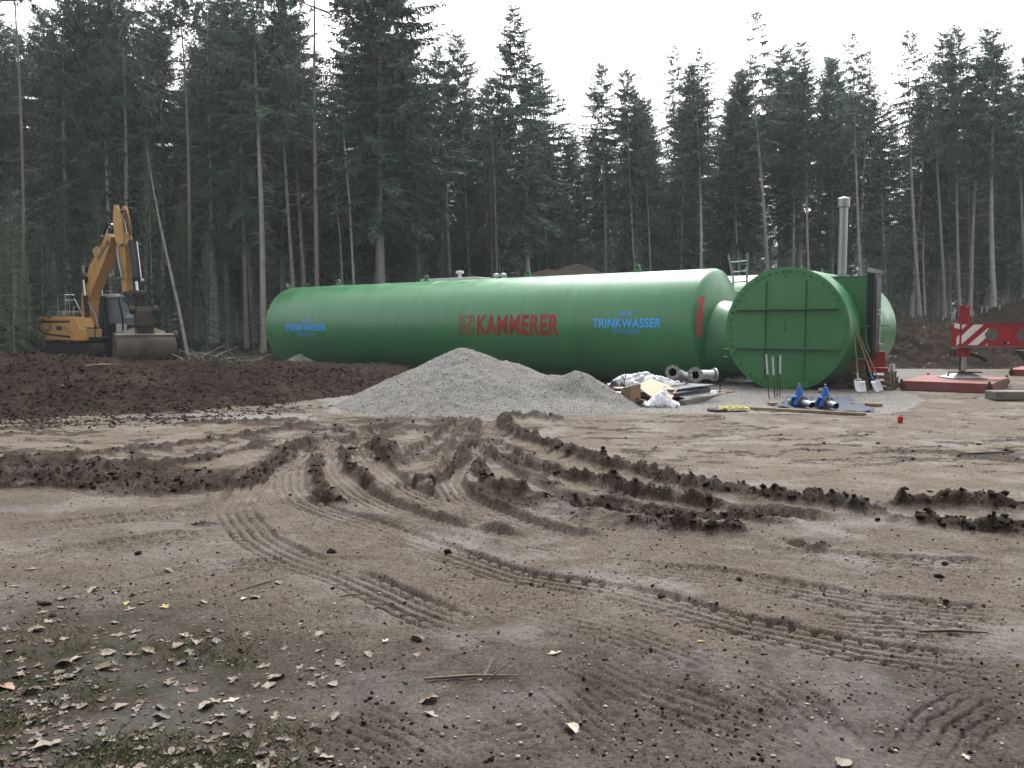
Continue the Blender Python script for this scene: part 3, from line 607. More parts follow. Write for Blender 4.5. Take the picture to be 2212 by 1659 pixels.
def crown_mesh(seed, f, base=.45, Rm=2.4, H=TH, mname='needles', droop=.35, gap=.40, dens=1.0, shape=.75, sparse=0.0, tip=True, sub=True):
    rs = np.random.RandomState(seed); V = []; z = H * base
    tw = []                                   # twigs: start, direction, length, width
    sticks = []
    while z < H - .15:
        t = (z - H * base) / (H * (1 - base)); prof = (1 - t) ** shape * min(1, .45 + 2.2 * t)
        nb = 5 if t < .8 else 4
        if rs.rand() > sparse * (1 - t):
          a0 = rs.rand() * 6.28
          for b in range(nb + (rs.rand() < .5)):
            a = a0 + b * 6.283 / nb + rs.uniform(-.45, .45); L = Rm * prof * rs.uniform(.55, 1.12) + .18
            if rs.rand() < .10 * (1 - t): L *= 1.25
            if rs.rand() < .10: continue
            d = np.array([math.cos(a), math.sin(a), 0]); up = .55 * t + rs.uniform(-.12, .10) - .05 * (1 - t); dr = droop * (1.25 - t) * rs.uniform(.6, 1.25)
            zz = z + rs.uniform(-.5, .5) * gap; p0 = np.array(f(zz)); S = np.linspace(0, 1, 8)
            C = p0 + d * (S * L)[:, None] + np.array([0, 0, 1]) * (up * S * L - dr * L * S ** 1.6 + .14 * L * S ** 4)[:, None]
            sticks.append(C)
            n = max(4, int(L / .062 * dens)); ss = .14 + .86 * (np.arange(n) + rs.rand(n)) / n
            base_p = np.stack([np.interp(ss, S, C[:, k]) for k in range(3)], -1)
            perp = np.array([-d[1], d[0], 0])
            for k in range(n):
                l = (.15 + .34 * (1 - ss[k]) ** .7 * min(1, L / 1.6)) * rs.uniform(.55, 1.3)
                for side in (-1, 1):
                    v = d * rs.uniform(.35, .8) + perp * side * rs.uniform(.6, 1.0) + np.array([0, 0, rs.uniform(-.55, .12)])
                    tw.append((base_p[k], v / np.linalg.norm(v), l, .055))
                if rs.rand() < .8:
                    v = d * rs.uniform(-.1, .45) + perp * rs.uniform(-.3, .3) + np.array([0, 0, -1.0]); tw.append((base_p[k], v / np.linalg.norm(v), l * rs.uniform(.6, 1.6), .045))
            tw.append((C[-1], (C[-1] - C[-2]) / np.linalg.norm(C[-1] - C[-2]), .30, .07))
        z += gap * rs.uniform(.75, 1.25) * (1 - .45 * t)
    if tip:
        for k in range(5):
            p = np.array(f(H - .12 * k)); a = rs.rand() * 6.28; tw.append((p, np.array([.5 * math.cos(a), .5 * math.sin(a), .75]), .3, .06))
        tw.append((np.array(f(H - .1)), np.array([0, 0, 1.0]), .55, .05))
    P0 = np.array([t[0] for t in tw]); Dv = np.array([t[1] for t in tw]); Lw = np.array([t[2] for t in tw]); Ww = np.array([t[3] for t in tw])
    ref = rs.randn(len(tw), 3); Sd = np.cross(Dv, ref); Sd /= np.linalg.norm(Sd, axis=1)[:, None] + 1e-9
    Ww = Ww * rs.uniform(.7, 1.3, len(tw)); sag = np.array([0, 0, -1]) * (Lw * .12)[:, None]
    A = P0; B = P0 + Dv * (Lw * .45)[:, None] + Sd * Ww[:, None] * .5; C_ = P0 + Dv * (Lw * .55)[:, None] - Sd * Ww[:, None] * .5; E = P0 + Dv * Lw[:, None] + sag
    V = np.stack([A, B, E, C_], 1).reshape(-1, 3); n = len(tw); F = np.arange(n * 4).reshape(n, 4); mi = np.zeros(n, int)
    SV = []; SF = []
    for C in sticks:
        w = np.array([0, 0, .018]) if True else 0; o = len(V) + len(SV)
        ws = np.linspace(1, .2, len(C))[:, None] * w
        for k in range(len(C)): SV += [C[k] + ws[k], C[k] - ws[k]]
        SF += [(o + 2 * k, o + 2 * k + 1, o + 2 * k + 3, o + 2 * k + 2) for k in range(len(C) - 1)]
    V = np.concatenate([V, np.array(SV)]); F = np.concatenate([F, np.array(SF)]); mi = np.concatenate([mi, np.ones(len(SF), int)])
    o = npmesh('crown', V, F, [M[mname], M['twig']], mi=mi); me = o.data; D.objects.remove(o); return me
def pine_crown(seed, f, H=TH, base=.68, Rm=2.6):
    rs = np.random.RandomState(seed); tw = []; mb = MB()
    for b in range(24):
        t = rs.rand(); z = H * (base + (1 - base) * t); a = rs.rand() * 6.28; L = Rm * (1 - t) ** .55 * rs.uniform(.5, 1.1) + .3
        d = np.array([math.cos(a), math.sin(a), 0]); p0 = np.array(f(min(z, H))); pts = [p0 + d * L * s + np.array([0, 0, L * (.25 * s + .15 * s * s) + rs.uniform(-.1, .1)]) for s in (0, .35, .7, 1)]
        mb.tube(pts, [.05, .035, .02, .008], 4, False)
        for k in range(int(9 * L) + 4):
            s = rs.uniform(.3, 1.05); c = p0 + d * L * s + np.array([0, 0, L * (.25 * s + .15 * s * s)]) + rs.randn(3) * .22
            for q in range(13):
                v = rs.randn(3) + np.array([0, 0, .6]); v /= np.linalg.norm(v); tw.append((c, v, rs.uniform(.14, .30), .05))
    n = len(tw); P0 = np.array([t[0] for t in tw]); Dv = np.array([t[1] for t in tw]); Lw = np.array([t[2] for t in tw])[:, None]
    Sd = np.cross(Dv, rs.randn(n, 3)); Sd /= np.linalg.norm(Sd, axis=1)[:, None]
    V = np.stack([P0, P0 + Dv * Lw * .5 + Sd * .035, P0 + Dv * Lw, P0 + Dv * Lw * .5 - Sd * .035], 1).reshape(-1, 3); F = np.arange(n * 4).reshape(n, 4)
    k = len(V); qf = [f_ for f_ in mb.f if len(f_) == 4]
    V = np.concatenate([V, np.array([tuple(v) for v in mb.v])]); F = np.concatenate([F, np.array(qf) + k]); mi = np.array([0] * n + [1] * len(qf))
    o = npmesh('crown', V, F, [M['needlespine'], M['barkpine']], mi=mi); me = o.data; D.objects.remove(o); return me
KINDS = {}
def kind(name, tkw, ckw, pine=False):
    tkw['r0'] = tkw['r0'] * .66; tm, f = trunk_mesh(**tkw); cm = pine_crown(tkw['seed'] + 50, f, **ckw) if pine else crown_mesh(tkw['seed'] + 50, f, **ckw); KINDS[name] = (tm, cm)
for i in range(4): kind('tall%d' % i, dict(seed=10 + i, base=.45, dead=46, r0=.20), dict(base=.51 + .03 * i, Rm=2.75 + .2 * (i % 3), sparse=.06, dens=1.25, gap=.36))
for i in range(3): kind('full%d' % i, dict(seed=20 + i, base=.3, dead=30, r0=.24), dict(base=.30, Rm=3.3 + .25 * i, droop=.5, shape=.7, dens=1.2, gap=.37))
for i in range(2): kind('thin%d' % i, dict(seed=30 + i, base=.6, dead=50, r0=.13), dict(base=.58, Rm=1.7, sparse=.2, gap=.5))
for i in range(3): kind('ragged%d' % i, dict(seed=40 + i, base=.55, dead=40, r0=.19), dict(base=.50 + .05 * i, Rm=2.2, sparse=.36, gap=.48, droop=.6))
for i in range(3): kind('young%d' % i, dict(seed=60 + i, base=.02, dead=0, r0=.20, bend=.05), dict(base=.03, Rm=4.2, gap=.55, dens=.8, mname='needlesp', shape=.9, droop=.3))
kind('pine0', dict(seed=70, base=.66, dead=22, r0=.19, bark='barkpine', bend=.3), dict(base=.68, Rm=2.6), True)
kind('pine1', dict(seed=71, base=.70, dead=30, r0=.15, bark='barkpine', bend=.3), dict(base=.74, Rm=1.9), True)
kind('deep0', dict(seed=80, base=.25, dead=20, r0=.2), dict(base=.14, Rm=3.7, dens=.7, droop=.45))
kind('deep1', dict(seed=81, base=.3, dead=20, r0=.2), dict(base=.25, Rm=3.4, dens=.7, droop=.45))
def tree(name, kd, x, y, H, label, cat='tree', group=None, tilt=(0, 0), wide=1.0, rot=None, z=None):
    t = empty(name, label, cat, (x, y, gz(x, y) if z is None else z), 0, group); s = H / TH
    t.rotation_euler = (tilt[0], tilt[1], 0)
    for nm, me in zip(('trunk', 'crown'), KINDS[kd]):
        o = D.objects.new(nm, me); COL.objects.link(o); o.parent = t; o.scale = (s * wide, s * wide, s); o.rotation_euler.z = R.random() * 6.28 if rot is None else rot
    return t
# the front rank, each stem measured: foot x, tip x, tip y (2212 units), distance, kind, girth
FRONT = [
 (44, 28, -260, 39, 'pine1', .9, 'pale straight pine stem at the left edge rising from dense young spruces'),
 (150, 150, -60, 44, 'full0', 1.0, 'dark broad spruce at the upper left, second from the edge'),
 (262, 262, -150, 46, 'tall2', 1.0, 'tall dark spruce rising over the excavator boom'),
 (408, 368, -110, 42, 'pine0', 1.0, 'gnarled pine with a thin open crown against the sky, above and right of the boom'),
 (455, 462, -60, 47, 'full1', .9, 'drooping spruce between the gnarled pine and the thick grey stem'),
 (532, 500, -30, 43, 'full2', .85, 'spruce with a thin grey stem standing right of the leaning dead birch'),
 (567, 556, -200, 41, 'tall0', 1.15, 'thick straight grey spruce stem just left of the long tank end'),
 (642, 606, -150, 43, 'ragged0', .85, 'spruce with a pale bare stem rising behind the left end of the long tank'),
 (684, 705, -330, 41, 'pine0', .95, 'long reddish pine stem running out of the picture top, behind the left lettering'),
 (832, 800, -210, 42, 'full1', 1.35, 'largest spruce with broad hanging boughs left of the sky gap'),
 (905, 905, 235, 50, 'thin0', 1.0, 'short slender spruce right beside the largest spruce'),
 (982, 952, 95, 49, 'tall1', .9, 'pointed spruce standing left in the pair beside the largest spruce'),
 (1018, 994, 70, 50, 'tall3', .95, 'pointed spruce standing right in the pair beside the largest spruce'),
 (1090, 1050, 165, 47, 'ragged1', .55, 'thin leaning spruce stem close left of the tall spruce in the sky gap'),
 (1146, 1120, 8, 46, 'full0', 1.05, 'tall spruce with a heavy stem, alone against the sky left of the gap'),
 (1205, 1200, 205, 53, 'thin1', 1.5, 'low slender spruce at the left side of the open sky gap'),
 (1308, 1298, 128, 50, 'tall0', .95, 'round topped spruce at the right side of the open sky gap'),
 (1382, 1358, 145, 49, 'tall2', .85, 'spruce with two thin stems near, right of the round topped spruce'),
 (1402, 1405, 235, 53, 'thin0', 1.0, 'low slender spruce tucked behind over the tank lifting lug'),
 (1470, 1456, 92, 52, 'ragged2', .85, 'airy light crowned spruce over the blue lettering'),
 (1513, 1500, 138, 46, 'tall1', .95, 'spruce with a pale grey stem right above the blue lettering'),
 (1602, 1588, 170, 51, 'tall3', .8, 'spruce standing directly behind the ladder'),
 (1662, 1625, 15, 47, 'ragged0', 1.05, 'tallest narrow spruce above the round green end plate'),
 (1690, 1677, 150, 53, 'thin1', 1.1, 'thin spruce right beside the tallest narrow spruce'),
 (1716, 1712, 180, 50, 'tall2', .8, 'short spruce between the tallest narrow spruce and the silver flue'),
 (1752, 1738, 135, 48, 'tall0', .85, 'dense topped spruce left of the silver flue'),
 (1798, 1785, 120, 51, 'tall1', .8, 'slim spruce standing just behind the silver flue'),
 (1862, 1845, 65, 46, 'ragged2', .9, 'ragged spruce with a pale patchy stem right of the silver flue'),
 (1918, 1905, 200, 50, 'thin0', 1.2, 'low spruce between the patchy stem and the leaning stem'),
 (1988, 1957, 55, 45, 'ragged1', .95, 'leaning grey spruce stem with thin top behind the green chamber end'),
 (2041, 2030, 68, 47, 'tall3', .85, 'left of two close spruces above the red outrigger post'),
 (2074, 2056, 55, 48, 'tall1', .85, 'right of two close spruces above the red outrigger post'),
 (2098, 2096, 210, 52, 'thin1', 1.1, 'thin pale stemmed spruce over the striped outrigger beam'),
 (2150, 2132, 52, 46, 'tall0', 1.3, 'thick stemmed spruce with broad dark top near the right edge'),
 (2176, 2170, 170, 52, 'thin0', 1.1, 'thin spruce close right of the thick stemmed one near the edge'),
 (2218, 2208, 120, 47, 'tall2', 1.0, 'spruce cut by the right edge of the picture'),
]
for (bx, tx, ty, Y, kd, wd, lab) in FRONT:
    b = pxd(bx, 690, Y); z0 = gz(b.x, Y); tp = pxd(tx, ty, Y); H = tp.z - z0
    tree('pine_tree' if 'pine' in kd else 'spruce_tree', kd, b.x, Y, H, lab, 'tree', 'trees along the front edge of the wood', (0, math.atan2(tp.x - b.x, H)), wd * (20 / H) ** .45, z=z0)
# dead and thin stems
def deadstem(pts, r, name, label, Y, bark='barkbirch', nb=10, seed=0):
    r_ = random.Random(seed); q = [pxd(a, b, Y) for a, b in pts]; q[0].z = gz(q[0].x, Y) - .2
    t = empty(name, label, 'tree', (q[0].x, Y, q[0].z), 0, 'dead stems at the edge of the wood'); o = q[0].copy()
    sp = []
    for i in range(len(q) - 1):
        for k in range(4): sp.append(q[i].lerp(q[i + 1], k / 4) - o)
    sp.append(q[-1] - o); n = len(sp)
    MB().tube(sp, [r * (1 - .8 * i / (n - 1)) * (1 + .08 * r_.uniform(-1, 1)) for i in range(n)], 7).build('trunk', M[bark], t, smooth=60)
    for k in range(nb):
        mb = MB(); i = r_.randrange(n // 3, n - 1); a = r_.random() * 6.28; L = r_.uniform(.5, 1.5); d = Vector((math.cos(a), math.sin(a) * .6, 0))
        mb.tube([sp[i], sp[i] + d * L * .5 + Vector((0, 0, .05)), sp[i] + d * L + Vector((0, 0, -.45 * L))], [.02, .013, .005], 4, False); mb.build('branch', M['twig'], t)
deadstem([(408, 748), (385, 660), (362, 560), (345, 480), (328, 390), (318, 325)], .085, 'dead_birch', 'crooked leaning dead birch between the excavator and the long tank', 37, nb=22, seed=1)
deadstem([(772, 690), (756, 450), (738, 240)], .085, 'bare_tree', 'leaning thin bare stem left of the largest spruce, longer one', 41, nb=10, seed=2)
deadstem([(748, 690), (735, 520), (718, 350)], .06, 'bare_tree', 'leaning thin bare stem left of the largest spruce, shorter one', 42, nb=8, seed=3)
deadstem([(664, 690), (655, 560), (645, 470)], .05, 'bare_tree', 'short thin stem leaning beside the reddish pine', 42, nb=6, seed=4)
deadstem([(1078, 690), (1068, 380), (1052, 170)], .075, 'bare_tree', 'bare reddish stem in the cluster before the tall gap spruce', 45, 'barkpine', nb=8, seed=5)
deadstem([(1066, 690), (1062, 480), (1060, 330)], .06, 'bare_tree', 'thinnest bare stem in the cluster before the tall gap spruce', 46, 'barkpine', nb=8, seed=6)
deadstem([(1412, 690), (1402, 500), (1396, 380)], .06, 'bare_tree', 'thin bare stem behind the lifting lug above the blue lettering', 48, nb=8, seed=7)
deadstem([(2000, 700), (1994, 560), (1996, 480)], .05, 'bare_tree', 'short thin stem at the foot of the leaning spruce by the chamber end', 44, nb=9, seed=8)
# young spruces at the edge, boughs down to the ground
YOUNG = [(-30, 330, 38, 1.0), (28, 415, 36.5, .9), (92, 470, 38.5, 1.0), (150, 400, 42, 1.0), (215, 430, 41, 1.0), (330, 300, 40, .75), (268, 520, 40, .9), (400, 420, 41.5, .8), (445, 500, 40, .8), (490, 590, 40, .8), (118, 560, 41, 1.0), (350, 560, 41, .9), (548, 640, 40.5, .7),
         (905, 380, 44, .55), (960, 470, 47, .5), (1380, 520, 46, .55), (1360, 420, 49, .5), (1618, 540, 46, .6), (1905, 500, 45, .7), (1880, 560, 46, .6), (1235, 470, 50, .6), (-90, 250, 37, 1.0)]
YL = ['at the far left edge', 'left of the excavator boom, low', 'behind the excavator counterweight', 'behind the excavator handrail', 'just left of the excavator boom', 'with the dead birch leaning through it', 'right behind the excavator cab', 'right of the dead birch',
      'right of the dead birch, lower and in front', 'small one at the foot of the thin grey stem', 'short one behind the excavator tail', 'short one behind the excavator bucket', 'smallest one beside the left tank end', 'hanging beside the largest spruce', 'under the pointed pair of spruces',
      'over the blue lettering, low', 'over the blue lettering, taller and farther', 'small one right behind the ladder', 'between the silver flue and the leaning stem', 'just right of the black door', 'under the open sky gap', 'cut off by the left edge of the picture']
for (px, ty, Y, wd), yl in zip(YOUNG, YL):
    b = pxd(px, 700, Y); z0 = gz(b.x, Y); H = pxd(px, ty, Y).z - z0
    tree('young_spruce', 'young%d' % R.randrange(3), b.x, Y, H, 'bushy young spruce ' + yl, 'tree', 'young spruces at the edge of the wood', (R.uniform(-.02, .02), R.uniform(-.03, .03)), wd * (7 / H) ** .3, z=z0)
# the wood behind: deeper ranks
r2 = random.Random(3); spots = []
for Y in (50.5, 54, 58, 62.5, 68, 76, 86, 97):
    step = {50.5: 3.0, 54: 3.2, 58: 3.4, 62.5: 3.8}.get(Y, 4.8); x = -.72 * Y
    while x < .72 * Y:
        spots.append((x + r2.uniform(-1, 1), Y + r2.uniform(-1.3, 1.3))); x += step * r2.uniform(.85, 1.2)
for x, y in spots:
    deep = y > 68
    kd = r2.choice(['deep0', 'deep1'] if deep else ['tall0', 'tall1', 'full1', 'deep0', 'full0', 'deep1'])
    gapx = 1106 + x / y * FPX; H = r2.uniform(14.5, 18.0)
    if gapx < 900: H += 5
    if 1170 < gapx < 1310: H = min(H, .245 * y + .2)
    tree('spruce_tree', kd, x, y, H, 'slender dark spruce standing deep inside the wood behind the front rank', 'tree', 'spruces deep inside the wood', (r2.uniform(-.02, .02), r2.uniform(-.03, .03)), r2.uniform(.95, 1.3), z=gz(x, y))
# dense low growth far inside, closing the view under the crowns
for Yr, st, h0, h1 in ((66, 3.2, 5, 8), (74, 3.2, 7, 10), (84, 3.4, 9, 12), (95, 3.6, 11, 14), (106, 4.2, 13, 17)):
    x = -.70 * Yr
    while x < .70 * Yr:
        xx, yy = x + r2.uniform(-.8, .8), Yr + r2.uniform(-2, 2); x += st * r2.uniform(.85, 1.15)
        tree('young_spruce', 'young%d' % r2.randrange(3), xx, yy, r2.uniform(h0, h1), 'dark young spruce filling the far inside of the wood', 'tree', 'dark young spruces far inside the wood', (0, 0), 1.35, z=gz(xx, yy))
print('deep', len(spots))
# the edge of the wood that stands behind the photographer and takes away half the sky
for k, (x, y, H, kd) in enumerate([(-13, -4, 19, 'full0'), (-9, -8, 22, 'full1'), (-4.5, -9.5, 21, 'tall0'), (0.5, -9, 23, 'full2'), (5, -10.5, 22, 'full0'), (9.5, -9, 21, 'full1'), (14, -7, 22, 'tall2'), (-2.5, -13, 22, 'deep0'), (3, -14, 22, 'deep0'), (8, -14, 22, 'deep1'), (-8, -13, 22, 'deep1'), (19, -5, 20, 'full2')]):
    tree('spruce_tree', kd, x, y, H, 'spruce of the wood edge behind the photographer', 'tree', 'spruces behind the photographer', (0, 0), 1.15, z=gz(x, y))
# grass, dry stalks
def blades(name, label, P, hmin, hmax, wd, m, seed, lean=.5):
    r_ = np.random.RandomState(seed); n = len(P); a = r_.rand(n) * 6.28; h = hmin + (hmax - hmin) * r_.rand(n); b = r_.rand(n) * 6.28
    s = np.stack([np.cos(a), np.sin(a), 0 * a], -1) * wd; ln = np.stack([np.cos(b), np.sin(b), 0 * b], -1) * (h * lean * r_.rand(n))[:, None]; up = np.array([0, 0, 1]) * h[:, None]
    V = np.stack([P - s, P + s, P + ln * .35 + up * .6 + s * .6, P + ln + up * .92], 1).reshape(-1, 3)
    return tag(npmesh(name, V, np.arange(n * 4).reshape(n, 4), m), label, 'grass', None, 'stuff')
M['drygrass'] = mat('dry_grass', (.17, .145, .11), .9, 0, var=.4, vscale=.8)
M['greengrass'] = mat('moss_grass', (.15, .155, .06), .7, 0, var=.5, vscale=6)
rg = np.random.RandomState(4)
Y = 36.5 + 6.5 * rg.rand(6000); X = 8 + 24 * rg.rand(6000); k = (fbm(X, Y, 1.6, 2, 201) + .2 > rg.rand(6000) * .8 - .3); P = np.stack([X, Y, ground(X, Y, False)[0] - .03], -1)[k]
blades('dry_grass', 'dry pale grass along the wood edge behind the soil bank', P, .1, .55, .010, M['drygrass'], 1, 1.2)
Y = 33 + 7 * rg.rand(5000); X = -17 + 9 * rg.rand(5000); k = (fbm(X, Y, 1.6, 2, 203) > rg.rand(5000) * .6 - .2); P = np.stack([X, Y, ground(X, Y, False)[0] - .03], -1)[k]
blades('dry_grass', 'dry grass under the leaning dead birch', P, .1, .5, .012, M['drygrass'], 2, .8)
P = scatter(7000, 2.2, 5.2, lambda x, y, m: np.clip(m['litter'] * (fbm(x, y, .5, 4, 211) * 2.4 - .12), 0, 1), 21)
blades('grass', 'short mossy grass among the fallen leaves at the lower left', P, .006, .032, .0013, M['greengrass'], 3, 1.6)
# ------------------------------------------------------------------ lettering laid on a surface
def text_mesh(body, size, fn, name, m, parent, xs=1.0, shear=0.0, off=0.0, space=1.0, cut=.03, align='LEFT'):
    cu = D.curves.new('t', 'FONT'); cu.body = body; cu.size = 1.0; cu.shear = shear; cu.offset = off; cu.space_character = space; cu.resolution_u = 4; cu.align_x = align
    o = D.objects.new('t', cu); COL.objects.link(o); dg = bpy.context.evaluated_depsgraph_get(); dg.update()
    me = D.meshes.new_from_object(o.evaluated_get(dg)); D.objects.remove(o)
    bm = bmesh.new(); bm.from_mesh(me); D.meshes.remove(me)
    k = size / .70
    for v in bm.verts: v.co = Vector((v.co.x * k * xs, v.co.y * k, 0))
    if cut:
        y0 = min(v.co.y for v in bm.verts); y1 = max(v.co.y for v in bm.verts); y = y0 + cut
        while y < y1:
            bmesh.ops.bisect_plane(bm, geom=bm.verts[:] + bm.edges[:] + bm.faces[:], plane_co=(0, y, 0), plane_no=(0, 1, 0)); y += cut
    mb = MB(); bm.verts.index_update(); mb.add([fn(v.co.x, v.co.y) for v in bm.verts], [[v.index for v in f.verts] for f in bm.faces]); bm.free()
    return mb.build(name, m, parent)

# ------------------------------------------------------------------ the long tank, the second tank and the chamber
RZ = math.radians(-37.0); UU = Vector((math.cos(RZ), math.sin(RZ), 0)); AA = Vector((-math.sin(RZ), math.cos(RZ), 0))
C0 = Vector((6.715, 20.4, 0)); RC, ZC = 1.505, 1.545
RT, ZT = 1.60, 1.62
TE = Vector((5.86, 22.9, 0))
def tank(label, loc, L, Rr=RT, zc=ZT, dish=.30):
    t = empty('water_tank', label, 'tank', loc, RZ)
    prof = []; n = 9                       # dished end with a rounded knuckle
    for i in range(n + 1):
        a = PI / 2 * i / n; prof.append((Rr * math.sin(a) ** .75, dish * math.cos(a)))
    P = [(max(r, .001), z) for r, z in prof] + [(Rr, -L * k / 8) for k in range(1, 8)] + [(max(r, .001), -L - z) for r, z in reversed(prof)]
    MB().lathe([(r, z) for r, z in P], 96, Matrix.Translation((0, 0, zc)) @ Matrix.Rotation(PI / 2, 4, 'Y')).build('shell', M['green'], t, smooth=40)
    return t
T1 = tank('very long green drinking water tank with red and blue stencilled lettering', TE - UU * .28, 17.95)
def on_tank(x, s, pr=.004):                # x along, s = length up the skin from the mid line facing the yard
    a = s / RT; return Vector((x, -(RT + pr) * math.cos(a), ZT + (RT + pr) * math.sin(a)))
def tank_hit(px, py):                      # picture direction -> place on the tank skin
    d = Vector(ray(px, py)); o = Vector((0, 0, EYE)) - T1.location
    dl = Vector((d.dot(UU), d.dot(AA), d.z)); ol = Vector((o.dot(UU), o.dot(AA), o.z - ZT))
    a = dl.y ** 2 + dl.z ** 2; b = 2 * (ol.y * dl.y + ol.z * dl.z); c = ol.y ** 2 + ol.z ** 2 - RT ** 2
    k = (-b - math.sqrt(max(0, b * b - 4 * a * c))) / (2 * a); p = ol + dl * k
    return p.x, math.asin(max(-1, min(1, p.z / RT))) * RT
def put_text(body, px0, px1, pyt, pyb, m, **kw):
    x0, s0 = tank_hit(px0, pyb); x1, _ = tank_hit(px1, pyb); _, s1 = tank_hit((px0 + px1) / 2, pyt); _, s0 = tank_hit((px0 + px1) / 2, pyb)
    cu = D.curves.new('t', 'FONT'); cu.body = body; cu.shear = kw.get('shear', 0); cu.offset = kw.get('off', 0); cu.space_character = kw.get('space', 1)
    o = D.objects.new('t', cu); COL.objects.link(o); bpy.context.evaluated_depsgraph_get().update(); bx = [c[0] for c in o.bound_box]; wx0, wx = min(bx), max(bx) - min(bx); D.objects.remove(o)
    size = s1 - s0; xs = (x1 - x0) / (wx * size / .70)
    return text_mesh(body, size, lambda u, v: on_tank(x0 - wx0 * size / .7 * xs + u, s0 + v), 'lettering', m, T1, xs=xs, **kw)
put_text('KAMMERER', 1031, 1208, 681, 722, M['redpaint'], off=.036, space=1.08)
put_text('INOX', 1338, 1367, 672, 682, M['bluepaint'], shear=.2, off=.0, space=1.1)
put_text('TRINKWASSER', 1280, 1428, 688, 707, M['bluepaint'], off=.014, space=1.06)
put_text('SPEICHER', 1321, 1382, 710, 721, M['bluepaint2'], off=.0, space=1.1)
put_text('INOX', 652, 667, 689, 696, M['bluepaint'], shear=.2, off=.0, space=1.1)
put_text('TRINKWASSER', 617, 704, 700, 714, M['bluepaint'], off=.014, space=1.06)
put_text('SPEICHER', 643, 678, 717, 726, M['bluepaint2'], off=.0, space=1.1)
# square emblem left of the red word
x0, s0 = tank_hit(992, 722); x1, _ = tank_hit(1024, 722); _, s1 = tank_hit(1008, 682)
em = MB()
def stroke(u0, v0, u1, v1, wd=.055):
    n = 6; P = []
    du, dv = u1 - u0, v1 - v0; L = math.hypot(du, dv); nx, ny = -dv / L * wd / 2, du / L * wd / 2
    for i in range(n + 1):
        t = i / n
        for sg in (1, -1): P.append(on_tank(x0 + (x1 - x0) * (u0 + du * t + nx * sg), s0 + (s1 - s0) * (v0 + dv * t + ny * sg)))
    em.add(P, [(2 * i, 2 * i + 1, 2 * i + 3, 2 * i + 2) for i in range(n)])
for q in [(0, .02, 1, .02), (0, .98, 1, .98), (.02, 0, .02, 1), (.98, 0, .98, 1), (.2, .62, .2, .9), (.2, .9, .4, .62), (.4, .62, .4, .9), (.55, .9, .85, .9), (.7, .9, .7, .62), (.85, .62, .85, .9),
          (.22, .1, .22, .5), (.22, .5, .42, .45), (.42, .45, .42, .3), (.42, .3, .22, .27), (.45, .58, .78, .52), (.78, .52, .80, .34), (.80, .34, .52, .30), (.52, .3, .55, .12), (.55, .12, .85, .10), (.3, .2, .75, .68)]: stroke(*q)
em.build('emblem', M['redpaint'], T1)
# red brush stripe near the right end
x0, sa = tank_hit(1518, 640); x1, sb = tank_hit(1511, 728); st = MB(); P = []
for i in range(13):
    t = i / 12; wd = .075 * (.75 + .25 * math.sin(t * 3.1)) * (1 + .15 * math.sin(t * 17))
    for sg in (-1, 1): P.append(on_tank(x0 + (x1 - x0) * t + sg * wd, sa + (sb - sa) * t))
st.add(P, [(2 * i, 2 * i + 1, 2 * i + 3, 2 * i + 2) for i in range(12)]).build('paint_stripe', M['redpaint'], T1)
def weld(t, x, Rr=RT, zc=ZT, w_=.012, pr=.004, n=80):   # thin weld bead round the shell
    mb = MB(); mb.lathe([(Rr - .003, -w_), (Rr + pr, -w_ * .4), (Rr + pr, w_ * .4), (Rr - .003, w_)], n, Matrix.Translation((x, 0, zc)) @ Matrix.Rotation(PI / 2, 4, 'Y')); mb.build('weld_seam', M['green'], t, smooth=60)
for x in (-1.6, -4.1, -7.2, -10.0, -12.6, -14.9, -16.9): weld(T1, x)
def lug(t, x, zc=ZT + RT, y=0):
    mb = MB(); n = 10; P = [(-.17, -.03), (.17, -.03), (.14, .03), (.075, .20), (.04, .235), (-.04, .235), (-.075, .20), (-.14, .03)]
    mb.prism(P, -.018, .018, lambda u, v, w_: Vector((x + u, y + w_, zc + v))); o = mb.build('lifting_lug', M['green'], t, bevel=.004)
    MB().cyl((x, y - .0205, zc + .14), (x, y + .0205, zc + .14), .045, n=12).build('eye_hole', M['dark_metal'], o)
    MB().box((x, y, zc - .004), (.52, .30, .024)).build('pad_plate', M['green'], o)
for px in (731, 921, 1140, 1376):
    d = ray(px, 600); k = None                                # where the ridge of the tank passes under that direction
    o = T1.location; xx = (d[0] * o.y - d[1] * o.x) / (UU.x * d[1] - UU.y * d[0]); lug(T1, xx)
T2L = TE + AA * 3.42 - UU * .28
T2 = tank('second green tank lying behind the long lettered one, with a ladder on it', T2L, 19.0)
d = ray(990, 600); xx = (d[0] * T2L.y - d[1] * T2L.x) / (UU.x * d[1] - UU.y * d[0])
cz = ZT + RT
cv = MB().box((xx, 0, cz + .13), (2.9, 1.3, .36)).build('access_hatch', M['white'], T2, bevel=.02)
vt = MB().lathe([(.001, .62), (.14, .60), (.17, .54), (.15, .50), (.07, .48), (.07, .30)], 16, Matrix.Translation((xx + .25, -.2, cz - .0))).build('vent_cap', M['white'], T2, smooth=40)
for dx in (2.0, 2.35):
    MB().lathe([(.05, 0), (.05, .34), (.12, .36), (.12, .46), (.001, .50)], 12, Matrix.Translation((xx + dx, -.1, cz - .05))).build('vent_cap', M['white'], T2, smooth=40)

